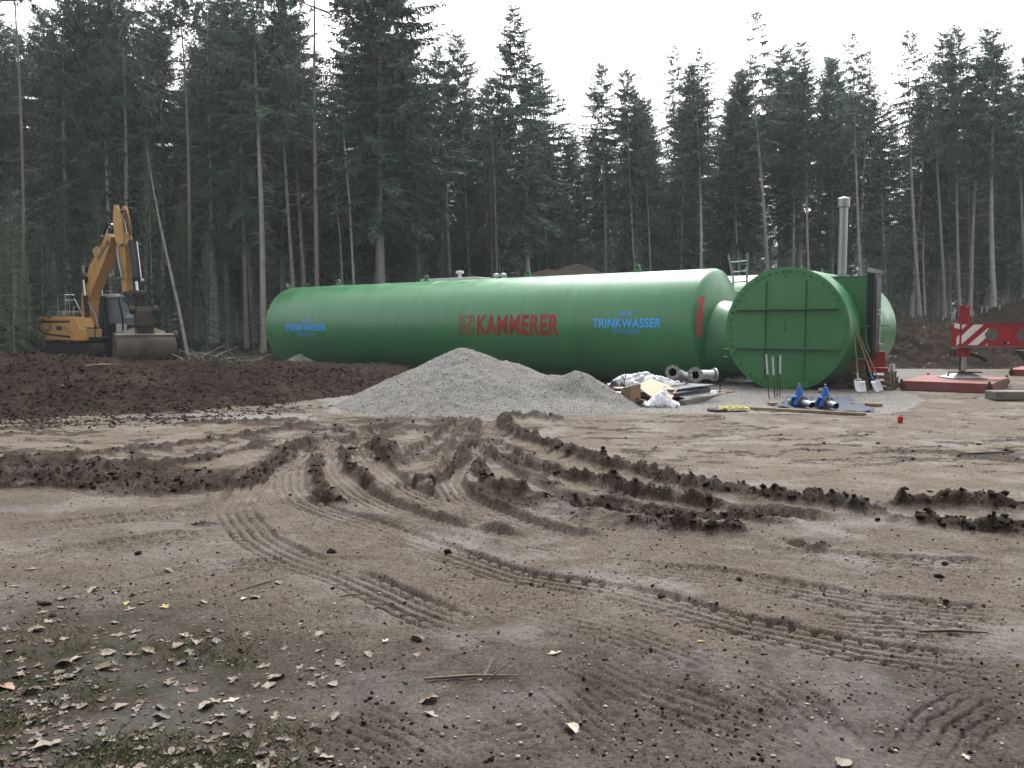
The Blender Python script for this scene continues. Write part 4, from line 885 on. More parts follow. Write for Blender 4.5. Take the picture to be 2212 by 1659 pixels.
CH = empty('valve_chamber', 'round green valve chamber with bolted end plate and black door', 'chamber', C0, RZ)
LC = 4.7
def ylathe(prof, y0, n=96, zc=ZC): return MB().lathe(prof, n, Matrix.Translation((0, y0, zc)) @ Matrix.Rotation(-PI / 2, 4, 'X'))
ylathe([(RC - .03, .0), (RC, .012), (RC, LC * .5), (RC, LC), (RC * .8, LC + .28), (RC * .4, LC + .42), (.001, LC + .46)], .05).build('shell', M['green'], CH, smooth=40)
ylathe([(.001, 0), (RC - .005, 0), (RC + .022, .006), (RC + .022, .046), (RC - .02, .05)], -.02).build('end_plate', M['green_plate'], CH, smooth=30)
for y in (.42, 1.35, 2.85, 3.35): ylathe([(RC - .003, -.012), (RC + .006, -.005), (RC + .006, .005), (RC - .003, .012)], y).build('weld_seam', M['green'], CH, smooth=60)
bm_ = MB().lathe([(.040, 0), (.040, .016), (.028, .018), (.028, .046), (.001, .047)], 6).build('bolt', M['green_plate']); bme = bm_.data; D.objects.remove(bm_)
for k in range(52):
    a = 2 * PI * (k + .5) / 52; b = D.objects.new('bolt', bme); COL.objects.link(b); b.parent = CH; b.location = ((RC - .075) * math.sin(a), -.02, ZC + (RC - .075) * math.cos(a)); b.rotation_euler = (PI / 2, 0, 0)
def chord(h): return math.sqrt((RC - .13) ** 2 - h * h)
for h in (.50, -.46):
    c = chord(h); MB().box((0, -.085, ZC + h), (2 * c - .04, .13, .022)).build('stiffener_rib', M['green_plate'], CH)
for u in (-.49, .49):
    for a, b in ((-chord(u) + .03, -.46 - .009), (-.46 + .009, .50 - .009), (.50 + .009, chord(u) - .10)):
        o = MB().box((u, -.045, ZC + (a + b) / 2), (.012, .05, abs(b - a))).build('stiffener_rib', M['green_plate'], CH)
def eye(u, v, n_):
    MB().tube([(u, -.02, v + .07), (u, -.10, v + .05), (u + .01, -.12, v), (u, -.10, v - .05), (u, -.02, v - .07)], .010, 6).build('lifting_eye', M['green_plate'], CH, smooth=60)
    MB().cyl((u - .012, -.025, v + .10), (u + .02, -.16, v + .13), .010, n=6).build('lifting_eye', M['green_plate'], CH)
eye(0, ZC + 1.34, 0); eye(0, ZC + .05, 0)
for z in (1.05, .85): MB().box((-RC - .03, .05, z), (.10, .10, .02)).build('clamp', M['steel'], CH, bevel=.004)
# neck to the long tank
NY = 1.5; mb = MB()
mb.lathe([(1.0, -1.0), (1.0, .3), (1.06, .62), (1.22, .86)], 64, Matrix.Translation((-2.1 + .55, NY, 1.28)) @ Matrix.Rotation(-PI / 2, 4, 'Y')); mb.build('connecting_neck', M['green'], CH, smooth=40)
# porch with door
PY0, PY1, PU, PZ0, PZ1 = 1.12, 1.66, 1.64, .84, 2.84
MB().box(((PU + .5) / 2, (PY0 + PY1) / 2, (PZ0 + PZ1) / 2), (PU - .5, PY1 - PY0, PZ1 - PZ0)).build('porch', M['green_plate'], CH, bevel=.006)
MB().box((PU * .5 + .28, (PY0 + PY1) / 2, PZ1 + .012), (PU - .46, PY1 - PY0 + .04, .02)).build('porch_roof', M['green'], CH)
dr = MB().box((PU + .075, (PY0 + PY1) / 2, (PZ0 + PZ1) / 2 + .03), (.146, PY1 - PY0 + .10, PZ1 - PZ0 + .06)).build('door_frame', M['dark_metal'], CH, bevel=.005)
do = MB().box((PU + .158, (PY0 + PY1) / 2, (PZ0 + PZ1) / 2), (.02, PY1 - PY0 - .10, PZ1 - PZ0 - .10)).build('door', M['door'], CH, bevel=.004)
MB().box((PU + .06, PY0 - .075, (PZ0 + PZ1) / 2 + .02), (.16, .03, PZ1 - PZ0 + .10)).build('door_jamb', M['door'], CH, bevel=.004)
MB().box((PU + .06, PY1 + .075, (PZ0 + PZ1) / 2 + .02), (.16, .04, PZ1 - PZ0 + .06)).build('door_jamb', M['dark_metal'], CH, bevel=.004)
MB().box((PU + .08, (PY0 + PY1) / 2 - .04, PZ1 + .13), (.20, .72, .09), rot=(.0, .25, 0)).build('drip_canopy', M['steel'], CH, bevel=.004)
MB().tube([(PU + .17, PY0 + .16, 1.62), (PU + .24, PY0 + .16, 1.62), (PU + .24, PY0 + .16, 1.20), (PU + .17, PY0 + .16, 1.20)], .011, 6).build('handle', M['white'], do)
MB().tube([(PU + .24, PY0 + .16, 1.20), (PU + .26, PY0 + .40, 1.19)], .010, 6).build('handle', M['white'], do)
for v, q in ((2.02, .34), (1.93, .34), (2.02, .48)): MB().box((PU + .17, PY0 + q, v), (.006, .13, .035)).build('sticker', M['white'], do)
MB().tube([(1.50, .98, 1.63), (1.70, .98, 1.63)], .02, 6).build('bracket', M['green'], CH); MB().tube([(1.62, .97, 1.60), (1.66, .95, 1.2), (1.74, .95, 1.0)], .022, 6).build('bracket', M['green'], CH)
MB().tube([(RC - .01, 3.0, ZC + .1), (RC + .24, 2.95, ZC + .1)], .014, 6).build('bracket', M['green'], CH)
# flue
FU, FY = .56, 2.7; fz = ZC + math.sqrt(RC ** 2 - FU ** 2); ft = 4.86
vp = MB().cyl((FU, FY, fz - .06), (FU, FY, ft), .112, n=24).build('vent_pipe', M['steel'], CH, smooth=40)
MB().lathe([(.115, 0), (.155, .02), (.155, .24), (.14, .255), (.001, .29)], 24, Matrix.Translation((FU, FY, ft - .10))).build('rain_cap', M['steel'], vp, smooth=40)
MB().lathe([(.113, .03), (.19, .03), (.19, .055), (.113, .055)], 24, Matrix.Translation((FU, FY, fz - .02))).build('flange', M['steel'], vp, smooth=40)
for k in range(12): MB().cyl((FU + .165 * math.cos(k * PI / 6), FY + .165 * math.sin(k * PI / 6), fz + .036), (FU + .165 * math.cos(k * PI / 6), FY + .165 * math.sin(k * PI / 6), fz + .06), .014, n=6).build('bolt', M['steel'], vp)
for y, u in ((.62, .16), (2.0, .25)):
    MB().prism([(-.07, -.04), (.07, -.04), (.05, .11), (-.05, .11)], -.015, .015, lambda a, b, w_: Vector((u + w_, y + a, ZC + math.sqrt(RC * RC - u * u) + b))).build('lifting_lug', M['green'], CH)

# ladder leaning on the second tank
def ladder():
    def at(u, z): p = C0 + UU * u + AA * 3.19; return Vector((p.x, p.y, z))
    zt = pxd(1569, 548, 24.6).z; ul, ur = -2.83, -2.24
    t = empty('ladder', 'pale green metal ladder sticking up from the gap between the two long tanks', 'ladder', at(ul, 0), 0); o = t.location
    MB().tube([at(ul, zt) - o, at(ul + .17, zt - .72) - o, at(ul + .18, .05) - o], .032, 8).build('rail', M['ladder'], t, smooth=50)
    MB().tube([at(ur, zt + .03) - o, at(ur, .05) - o], .032, 8).build('rail', M['ladder'], t, smooth=50)
    for u, z in ((ul, zt), (ur, zt + .03)): MB().cyl(at(u, z - .02) - o, at(u, z + .03) - o, .037, n=8).build('rail_cap', M['dark_metal'], t)
    z = zt - .26
    while z > .3:
        k = max(0, min(1, (zt - z) / .72)); MB().cyl(at(ul + .17 * k, z) - o, at(ur, z + .02) - o, .024, n=8).build('rung', M['ladder'], t); z -= .29
M['ladder'] = mat('pale_green_aluminium', (.36, .44, .39), .5, .2, var=.08)
ladder()
# ------------------------------------------------------------------ excavator: local x = its left (viewer's right), y = forward, z up
ex_az = math.radians(180 - 61)                # heading clockwise from +Y
EX = Vector((-19.4, 38.5, 0)); EX.z = .02
E = empty('excavator', 'orange-yellow tracked excavator with raised boom and wide ditching bucket', 'excavator', EX, -ex_az)
# with this turn: forward (local +y) = (sin az, cos az); local +x is then the machine's right, so lateral left is -x
def lf(l, f, z): return Vector((-l, f, z))     # l: towards the machine's left (viewer's right)
def ebox(name, l, f, z, d, m, par=E, bev=.03, taper=1.0): return MB().box(lf(l, f, z), (d[0], d[1], d[2]), taper=taper).build(name, m, par, bevel=bev)
for l in (-.98, .98):
    mb = MB(); P = []
    for k in range(10): a = PI / 2 + PI * k / 9; P.append((-1.55 + .42 * math.cos(a), .44 + .42 * math.sin(a)))
    for k in range(10): a = -PI / 2 + PI * k / 9; P.append((1.55 + .42 * math.cos(a), .44 + .42 * math.sin(a)))
    mb.prism(P, l - .28, l + .28, lambda u, v, w_: lf(w_, u, v)); o = mb.build('track', M['rubber'], E, bevel=.02)
    for k in range(22): MB().box(lf(l, -1.5 + k * .143, .885), (.6, .05, .05)).build('track_shoe', M['dark_metal'], o)
ebox('undercarriage', 0, 0, .6, (1.5, 1.6, .5), M['dark_metal'])
MB().cyl(lf(0, 0, .8), lf(0, 0, 1.02), .75, n=24).build('turntable', M['dark_metal'], E)
ebox('main_frame', 0, -.3, 1.08, (2.3, 3.6, .14), M['dark_metal'])
# counterweight with rounded plan
P = [(-1.27, -1.35), (-1.27, -2.2), (-1.12, -2.55), (-.6, -2.78), (.6, -2.78), (1.12, -2.55), (1.27, -2.2), (1.27, -1.35)]
MB().prism(P, .98, 2.08, lambda u, v, w_: lf(u, v, w_)).build('counterweight', M['yellow'], E, bevel=.06)
h = MB().prism([(-1.27, -1.34), (-1.27, .30), (-.45, .30), (-.45, -1.34)], 1.0, 2.06, lambda u, v, w_: lf(u, v, w_)).build('engine_housing', M['yellow'], E, bevel=.05)
# dark recessed outline and vents on the flank
ou = [(-1.75, 1.24), (-2.16, 1.42), (-2.16, 1.74), (-1.98, 1.88), (.2, 1.88), (.2, 1.79), (-1.92, 1.79), (-2.06, 1.70), (-2.06, 1.47), (-1.70, 1.32), (.2, 1.20), (.2, 1.10)]
MB().prism(ou, -1.283, -1.262, lambda u, v, w_: lf(w_, u, v)).build('flank_outline', M['dark_metal'], E)
for k in range(4): MB().box(lf(-1.277, -.75 + k * .11, 1.54), (.012, .075, .20)).build('vent', M['dark_metal'], h)
for z in (1.50, 1.62): MB().box(lf(-1.277, -1.25, z), (.012, .16, .05)).build('vent', M['dark_metal'], h)
ebox('engine_hood', -.15, -1.5, 2.2, (1.5, 1.3, .28), M['steel'], bev=.08)
MB().cyl(lf(.1, -1.9, 2.2), lf(.1, -1.9, 2.75), .07, n=12).build('exhaust', M['dark_metal'], E)
# step box at the front right
sb = MB().prism([(.30, .98), (.30, 2.02), (.62, 2.02), (.86, 1.58), (1.34, 1.50), (1.34, .98)], -1.27, -.48, lambda u, v, w_: lf(w_, u, v)).build('step_box', M['yellow'], E, bevel=.04)
ebox('step_tread', -.86, 1.10, 1.565, (.66, .40, .03), M['dark_metal'], sb, .005); ebox('step_plate', -.86, 1.10, .86, (.5, .3, .2), M['rust'], sb, .01)
MB().box(lf(-.86, 1.352, 1.40), (.05, .012, .62)).build('handle_bar', M['dark_metal'], sb)
def rail(P, r=.022): MB().tube([lf(*p) for p in P], r, 6).build('handrail', M['steel'], E, smooth=60)
rail([(-1.2, 1.28, 1.3), (-1.2, 1.0, 2.15), (-1.2, .5, 2.85), (-1.2, .1, 2.85), (-1.2, .1, 2.05)])
rail([(-.56, 1.28, 1.3), (-.56, 1.0, 2.15), (-.56, .5, 2.7)])
rail([(-1.2, -.2, 2.05), (-1.2, -.2, 3.05), (-1.2, -.75, 3.05), (-1.2, -.75, 2.05)]); rail([(-1.2, -.2, 2.8), (-.75, -.2, 2.8), (-.75, -.2, 3.05), (-1.2, -.2, 3.05)]); rail([(-1.2, -.75, 2.5), (-1.2, -1.4, 2.5), (-1.2, -1.4, 2.05)])
rail([(-1.2, .4, 2.02), (-1.2, .4, 2.5), (-.5, .4, 2.5), (-.5, .4, 2.02)], .018)
MB().box(lf(-1.25, .15, 3.3), (.05, .22, .3)).build('mirror', M['dark_metal'], E); rail([(-1.2, .1, 2.85), (-1.25, .15, 3.2)], .014)
# cab on the left
cab = MB().box(lf(.86, .55, 1.42), (.86, 1.9, .62)).build('cab', M['dark_metal'], E, bevel=.05)
for l in (.45, 1.27):
    for P in ([(1.48, 1.12), (1.50, 2.0), (1.22, 2.98)], [(.45, 1.7), (.45, 2.98)], [(-.38, 1.7), (-.38, 2.98)]):
        MB().tube([lf(l, f, z) for f, z in P], .05, 6).build('cab_pillar', M['dark_metal'], cab)
ebox('cab_floor', .86, .9, 1.12, (.88, 1.2, .1), M['dark_metal'], cab, .02)
MB().prism([(-.45, 2.96), (-.45, 3.06), (-.35, 3.12), (1.12, 3.12), (1.32, 3.02), (1.28, 2.96)], .41, 1.31, lambda u, v, w_: lf(w_, u, v)).build('cab_roof', M['white'], E, bevel=.03)
MB().prism([(1.47, 1.25), (1.485, 1.25), (1.505, 2.0), (1.235, 2.96), (1.22, 2.96), (1.49, 2.0)], .50, 1.22, lambda u, v, w_: lf(w_, u, v)).build('windscreen', M['glass'], E)
for l in (.445, 1.275):
    MB().prism([(-.33, 1.75), (.40, 1.75), (.40, 2.93), (-.33, 2.93)], l - .006, l + .006, lambda u, v, w_: lf(w_, u, v)).build('side_window', M['glass'], E)
    MB().prism([(.50, 1.75), (1.45, 1.75), (1.45, 2.0), (1.20, 2.93), (.50, 2.93)], l - .006, l + .006, lambda u, v, w_: lf(w_, u, v)).build('side_window', M['glass'], E)
MB().box(lf(.86, -.42, 2.3), (.8, .04, 1.2)).build('cab_back', M['dark_metal'], cab)
ebox('front_panel', .52, 1.28, 1.45, (.22, .5, .60), M['white'], bev=.03)
ebox('toolbox', .86, 1.35, 1.0, (.86, .5, .18), M['yellow'], bev=.03)
MB().tube([lf(.86, .1, 1.8), lf(.86, .5, 1.82)], .22, 6).build('seat', M['black'], E)
for l in (.6, 1.12): MB().tube([lf(l, .75, 1.7), lf(l, .8, 2.1)], .025, 6).build('control_lever', M['black'], E)
MB().tube([lf(.55, 1.50, 2.0), lf(.95, 1.50, 1.98), lf(1.2, 1.50, 1.9)], .012, 5).build('wiper', M['black'], E)
for l, f, z in ((.55, 1.25, 3.05), (1.15, 1.25, 3.05)): MB().box(lf(l, f, z), (.14, .1, .1)).build('work_lamp', M['steel'], E, bevel=.01)
# boom: two parts, box section
def outline(cl, w_):                           # centre line (f, z) with widths -> closed side outline
    n = len(cl); A = []; B = []
    for i, (f, z) in enumerate(cl):
        a = cl[max(i - 1, 0)]; b = cl[min(i + 1, n - 1)]; L = math.hypot(b[0] - a[0], b[1] - a[1]); nx, ny = -(b[1] - a[1]) / L, (b[0] - a[0]) / L
        A.append((f + nx * w_[i] / 2, z + ny * w_[i] / 2)); B.append((f - nx * w_[i] / 2, z - ny * w_[i] / 2))
    return A + B[::-1]
BL = -.15                                      # boom lies a little right of the middle
FW = Vector((math.sin(ex_az), math.cos(ex_az), 0)); LT = Vector((-math.cos(ex_az), math.sin(ex_az), 0))
def fz(cx, cy, l=BL):                          # measured point -> (forward, height) in the upright plane of the boom
    d = Vector(ray((60 + cx / 3.95) / 1.1573, (500 + cy / 3.95) / 1.1573)); o = EX + LT * l
    # solve d.xy * t = o.xy + FW.xy * f
    det = d.x * -FW.y + FW.x * d.y; t = (o.x * -FW.y + FW.x * o.y) / det; f = (d.x * o.y - d.y * o.x) / -det if False else ((d.x * t - o.x) * FW.x + (d.y * t - o.y) * FW.y)
    return f, EYE + d.z * t - EX.z
def bprism(name, cl, w_, lw, m, par=E, l0=BL, bev=.025): return MB().prism(outline(cl, w_), l0 - lw / 2, l0 + lw / 2, lambda u, v, q: lf(q, u, v)).build(name, m, par, bevel=bev)
BC = [fz(*p) for p in ((655, 1275), (652, 1120), (655, 980), (682, 840), (735, 710), (800, 570), (855, 440), (885, 350))]
boom = bprism('boom', BC, [.42, .52, .62, .74, .76, .66, .52, .36], .50, M['yellow'])
def mid(i, t=0): a = BC[i]; b = BC[min(i + 1, len(BC) - 1)]; return a[0] + (b[0] - a[0]) * t, a[1] + (b[1] - a[1]) * t
f0, z0 = BC[0]; bprism('boom_foot', [(f0 - .25, 1.0), (f0 - .05, z0)], [.5, .45], .62, M['dark_metal'])
f1, z1 = mid(3); MB().cyl(lf(BL - .36, f1 - .12, z1 + .25), lf(BL + .36, f1 - .12, z1 + .25), .17, n=16).build('pivot_pin', M['dark_metal'], boom)
f2, z2 = fz(660, 690); MB().box(lf(BL - .31, f2, z2), (.12, .26, .36)).build('work_lamp', M['steel'], boom, bevel=.02); MB().box(lf(BL - .32, f2 + .14, z2), (.10, .012, .28)).build('lamp_lens', M['black'], boom)
f3, z3 = fz(810, 715); MB().tube([lf(BL + .26, f3 - .2, z3 - .1), lf(BL + .36, f3, z3 - .1), lf(BL + .36, f3, z3 + .15)], .03, 6).build('lamp_bracket', M['white'], boom)
for sg in (-1, 1):                             # lifting cylinders either side of the boom
    a, b = lf(BL + sg * .42, f0 + .55, 1.2), lf(BL + sg * .42, f1 - .05, z1 + .2); cy = MB().cyl(a, a.lerp(b, .72), .11, n=12).build('lift_cylinder', M['dark_metal'], E, smooth=40); MB().cyl(a.lerp(b, .72), b, .055, n=10).build('piston_rod', M['chrome'], cy, smooth=40)
tip = BC[-1]; ft_, zt_ = fz(870, 235)
a, b = lf(BL, mid(4)[0] - .5, mid(4)[1] + .35), lf(BL, ft_, zt_); cy = MB().cyl(a, a.lerp(b, .6), .10, n=12).build('stick_cylinder', M['dark_metal'], E, smooth=40); MB().cyl(a.lerp(b, .6), b, .05, n=10).build('piston_rod', M['chrome'], cy)
for k in range(5):                             # hoses on the boom back
    o_ = -.16 + k * .08; MB().tube([lf(BL + o_, f - .42 - .02 * (k % 2), z + .16) for f, z in BC[3:]] + [lf(BL + o_, ft_ - .1, zt_), lf(BL + o_, ft_ + .3, zt_ - .2)], .024, 5).build('hose', M['rubber'], boom)
for i, t in ((4, .3), (5, .5), (6, .6)): f, z = mid(i, t); MB().box(lf(BL - .05, f - .40, z + .14), (.36, .12, .10)).build('hose_clamp', M['steel'], boom, bevel=.01)
f, z = fz(690, 500); f, z = mid(5, .1); MB().box(lf(BL - .15, f - .40, z + .20), (.12, .34, .40), rot=(.5, 0, 0)).build('bracket', M['yellow'], boom, bevel=.01)
# lettering on the boom flank
FL = BL - .25; pa, pb, pc, pd = [fz(*p, FL) for p in ((722, 560), (735, 605), (838, 430), (830, 385))]
MB().prism([pa, pb, pc, pd], FL - .006, FL + .002, lambda u, v, q: lf(q, u, v)).build('letter_panel', M['dark_metal'], boom)
ux, uz = pc[0] - pb[0], pc[1] - pb[1]; LL = math.hypot(ux, uz); ux /= LL; uz /= LL
text_mesh('LIEBHERR', .16, lambda u, v: lf(FL - .008, pb[0] + ux * (u + .06) + -uz * (v + .05), pb[1] + uz * (u + .06) + ux * (v + .05)), 'lettering', M['yellow'], boom, xs=(LL - .15) / 1.0, off=.01, cut=0)
# stick
SCn = [fz(*p) for p in ((958, 230), (985, 440), (1000, 620), (1014, 780), (1030, 950))]
stick = bprism('stick', SCn, [.40, .52, .46, .40, .28], .32, M['yellow'])
pt = [fz(*p) for p in ((925, 95), (955, 55), (985, 62), (1020, 395), (1000, 440), (940, 420), (910, 300))]
pc_ = [fz(*p) for p in ((952, 58), (958, 100), (968, 250), (988, 400), (996, 445))]; ww = (.10, .17, .27, .25, .14)
pt = [(p[0] - w_, p[1]) for p, w_ in zip(pc_, ww)] + [(p[0] + w_, p[1]) for p, w_ in reversed(list(zip(pc_, ww)))]
for sg in (-1, 1):
    MB().prism(pt, BL + sg * .21 - .06, BL + sg * .21 + .06, lambda u, v, q: lf(q, u, v)).build('stick_plate', M['yellow'], stick, bevel=.03)
f, z = fz(905, 300); MB().cyl(lf(BL - .30, f, z), lf(BL + .30, f, z), .11, n=14).build('pivot_pin', M['dark_metal'], stick)
f, z = fz(970, 110); MB().cyl(lf(BL - .24, f, z), lf(BL + .24, f, z), .08, n=12).build('pivot_pin', M['dark_metal'], stick)
a = lf(BL, f + .05, z - .05); f, z = fz(1010, 350); b = lf(BL, f + .12, z); MB().cyl(a, b, .05, n=8).build('cylinder_rod', M['chrome'], stick)
for o_ in (-.08, .08): MB().tube([a + lf(o_, .1, 0), a.lerp(b, .5) + lf(o_, .16, 0), b + lf(o_, .1, 0)], .022, 5).build('hose', M['rubber'], stick)
f, z = fz(1030, 400); a = lf(BL, f + .22, z); f, z = fz(1124, 915); b = lf(BL, f, z)
bc = MB().cyl(a, a.lerp(b, .77), .15, n=18).build('bucket_cylinder', M['steelblue'], E, smooth=40); MB().cyl(a.lerp(b, .7), b, .075, n=14).build('piston_rod', M['chrome'], bc, smooth=40)
MB().tube([a + lf(.19, .09, -.05), a.lerp(b, .75) + lf(.19, .09, 0)], .045, 8).build('oil_line', M['chrome'], bc, smooth=50); MB().box(a + lf(0, -.05, -.12), (.92, .10, .06)).build('line_clamp', M['steel'], bc)
MB().cyl(a.lerp(b, .70), a.lerp(b, .78), .175, n=16).build('cylinder_collar', M['dark_metal'], bc); MB().cyl(a.lerp(b, .76) + lf(.12, .05, 0), a.lerp(b, .76) + lf(.30, .07, 0), .08, n=10).build('line_elbow', M['white'], bc)
hp = [fz(*p) for p in ((950, 470), (965, 600), (990, 720), (1000, 770))]
for o_ in (.0, .07): MB().tube([lf(BL - .26 - o_ * .4, f + .1 + o_, z) for f, z in hp], .03, 6).build('hose', M['steel'], stick)
for cy_ in (455, 775): f, z = fz(985, cy_); MB().box(lf(BL - .05, f + .1, z), (.62, .10, .06)).build('hose_clamp', M['steel'], stick, bevel=.01)
# linkage, tilting quick hitch and bucket
fl_, zl_ = fz(1124, 918); fs_, zs_ = SCn[-1]
MB().cyl(lf(BL - .36, fl_, zl_), lf(BL + .36, fl_, zl_), .12, n=14).build('link_pin', M['bucket'], E, smooth=40)
fh, zh = fz(1150, 1130)
for sg in (-1, 1):
    MB().prism([(fs_ - .12, zs_ + .05), (fs_ + .1, zs_ + .2), (fl_ + .08, zl_ + .08), (fl_ + .05, zl_ - .12)], BL + sg * .26 - .03, BL + sg * .26 + .03, lambda u, v, q: lf(q, u, v)).build('link_plate', M['dark_metal'], E, bevel=.01)
    MB().prism([(fl_ - .10, zl_), (fl_ + .10, zl_), (fh + .12, zh + .15), (fh - .12, zh + .1)], BL + sg * .20 - .03, BL + sg * .20 + .03, lambda u, v, q: lf(q, u, v)).build('link_plate', M['dark_metal'], E, bevel=.01)
    MB().prism([(fs_ - .12, zs_ + .1), (fs_ + .08, zs_ + .1), (fh - .25, zh + .1), (fh - .45, zh + .1)], BL + sg * .14 - .05, BL + sg * .14 + .05, lambda u, v, q: lf(q, u, v)).build('link_plate', M['dark_metal'], E, bevel=.01)
ca, sa_ = math.cos(math.radians(28)), math.sin(math.radians(28)); fb, _ = fz(1180, 1430)
def lb(l, f, z): return lf(BL + .05 + l * ca - f * sa_, fb + l * sa_ + f * ca, z - (.24 if z < 1.9 else 0))
qh = MB().prism([(-.40, .30), (.30, .34), (.38, .12), (.36, -.28), (-.36, -.30), (-.45, 0)], -.34, .34, lambda u, v, q: lb(q, u - .1, zh + v)).build('quick_hitch', M['bucket'], E, bevel=.04)
for sg in (-1, 1):
    MB().cyl(lb(sg * .36, .05, zh + .22), lb(sg * .58, .05, zh + .22), .20, n=16).build('tilt_motor', M['bucket'], qh, smooth=40)
    for k in (-.2, 0, .2): MB().cyl(lb(k + .02 * sg, .27, zh + .02 + .12 * sg), lb(k + .02 * sg, .31, zh + .02 + .12 * sg), .03, n=8).build('bolt', M['dark_metal'], qh)
MB().box(lb(0, -.1, zh - .42), (.6, .6, .34), rot=(0, 0, -.35)).build('tilt_mount', M['dark_metal'], qh, bevel=.03)
for s_, e_ in ((-1, .30), (1, .62)): MB().tube([lb(.1 * s_, -.1, zl_ - .2), lb(.3 * s_, .15, zh + .42), lb(.55 * s_, .1, zh + .35), lb(.85 * s_, .05, zh + .35 + e_)], .03, 6).build('hose', M['rubber'], qh)
MB().tube([lb(-.3, .1, zl_ - .25), lb(-.1, .3, zh + .5), lb(.25, .3, zh + .4), lb(.5, .1, zh + .55)], .028, 6).build('hose', M['rubber'], qh)
BW = 1.17; RB = .76
A_ = [(-.60, 1.50), (-.30, 1.54)] + [(-.12 + .92 * math.cos(math.radians(q)), .78 + .77 * math.sin(math.radians(q))) for q in range(84, -110, -7)] + [(-.80, .20)]
n = len(A_); In = []
for i, (f, z) in enumerate(A_):
    a = A_[max(i - 1, 0)]; b = A_[min(i + 1, n - 1)]; L = math.hypot(b[0] - a[0], b[1] - a[1]); In.append((f + (b[1] - a[1]) / L * .035, z - (b[0] - a[0]) / L * .035))
bkt = MB().prism(A_ + In[::-1], -BW, BW, lambda u, v, q: lb(q, u, v)).build('bucket', M['bucket'], E, smooth=30)
for sg in (-1, 1): MB().prism(A_, sg * (BW + .015) - .015, sg * (BW + .015) + .015, lambda u, v, q: lb(q, u, v)).build('bucket_side', M['bucket'], bkt)
MB().prism([(-.62, 1.52), (-.30, 1.56), (-.28, 1.60), (-.60, 1.57)], -BW - .03, BW + .03, lambda u, v, q: lb(q, u, v)).build('bucket_top_plate', M['bucketlight'], bkt)
MB().prism([(.10, 1.535), (.36, 1.455), (.39, 1.48), (.12, 1.575)], -BW - .03, BW + .03, lambda u, v, q: lb(q, u, v)).build('wear_plate', M['bucketlight'], bkt)
MB().prism([(-.42, 1.57), (.22, 1.54), (.02, 1.82), (-.30, 1.82)], -.40, .40, lambda u, v, q: lb(q, u, v)).build('bucket_ear', M['bucket'], bkt, bevel=.02)
for sg in (-1, 1): MB().prism([(.1, 1.57), (.2, 1.55), (.05, 1.80), (-.05, 1.82)], sg * .62 - .22, sg * .62 + .22, lambda u, v, q: lb(q * (1 if abs(q) < .5 else 1), u, v - (.16 if abs(q) > .6 else 0) * (v > 1.7))).build('gusset', M['bucketlight'], bkt)
MB().prism([(-.78, .23), (-1.02, .38), (-1.04, .35), (-.80, .18)], -BW - .02, BW + .02, lambda u, v, q: lb(q, u, v)).build('cutting_edge', M['steel'], bkt)

# ------------------------------------------------------------------ people: one skinned figure
def figure(name, joints, bones, mats_fn, mats, parent, sub=2):
    me = D.meshes.new(name); me.from_pydata([j[0] for j in joints], bones, []); o = D.objects.new(name, me); COL.objects.link(o)
    s = o.modifiers.new('skin', 'SKIN')
    for v, j in zip(me.skin_vertices[0].data, joints): v.radius = (j[1], j[1] if len(j) < 3 else j[2])
    me.skin_vertices[0].data[0].use_root = True
    u = o.modifiers.new('sub', 'SUBSURF'); u.levels = sub; u.render_levels = sub
    dg = bpy.context.evaluated_depsgraph_get(); dg.update(); m2 = D.meshes.new_from_object(o.evaluated_get(dg)); D.objects.remove(o)
    m2.materials.clear()
    for m in mats: m2.materials.append(m)
    for p in m2.polygons: p.material_index = mats_fn(p.center); p.use_smooth = True
    r = D.objects.new(name, m2); COL.objects.link(r); r.parent = parent; return r
M['skin'] = mat('skin', (.50, .30, .22), .55, var=.08); M['jacket'] = mat('red_jacket', (.42, .03, .05), .75, var=.2, vscale=6); M['trousers'] = mat('dark_trousers', (.03, .035, .05), .8, var=.2); M['hair'] = mat('dark_hair', (.03, .02, .015), .7)
pp = E.matrix_basis @ lf(.86, .35, 1.85)
PE = empty('person', 'person in a red jacket sitting in the excavator cab behind the windscreen', 'person', pp, -ex_az)
def q(l, f, z): return (-l, f, z)
J = [(q(0, 0, .05), .15, .12), (q(0, .0, .25), .15, .11), (q(0, .02, .45), .18, .12), (q(0, .03, .58), .07), (q(0, .05, .66), .06), (q(0, .06, .76), .10, .11), (q(0, .07, .86), .085),
     (q(-.20, .03, .50), .065), (q(-.27, .18, .28), .05), (q(-.24, .42, .24), .04), (q(-.24, .50, .25), .04), (q(.20, .03, .50), .065), (q(.27, .18, .28), .05), (q(.24, .42, .24), .04), (q(.24, .50, .25), .04),
     (q(-.11, .05, .03), .10), (q(-.14, .45, .04), .075), (q(-.14, .55, -.38), .05), (q(-.14, .68, -.42), .045), (q(.11, .05, .03), .10), (q(.14, .45, .04), .075), (q(.14, .55, -.38), .05), (q(.14, .68, -.42), .045)]
BN = [(0, 1), (1, 2), (2, 3), (3, 4), (4, 5), (5, 6), (2, 7), (7, 8), (8, 9), (9, 10), (2, 11), (11, 12), (12, 13), (13, 14), (0, 15), (15, 16), (16, 17), (17, 18), (0, 19), (19, 20), (20, 21), (21, 22)]
def mf(c):
    if c.z > .60: return 0
    if c.y > .44 and c.z > .18: return 0
    return 1 if c.z > .12 else 2
bd = figure('body', J, BN, mf, [M['skin'], M['jacket'], M['trousers']], PE)
MB().lathe([(.112, -.02), (.118, .05), (.09, .12), (.001, .15)], 14, Matrix.Translation(q(0, .045, .80))).build('hair', M['hair'], PE, smooth=60)
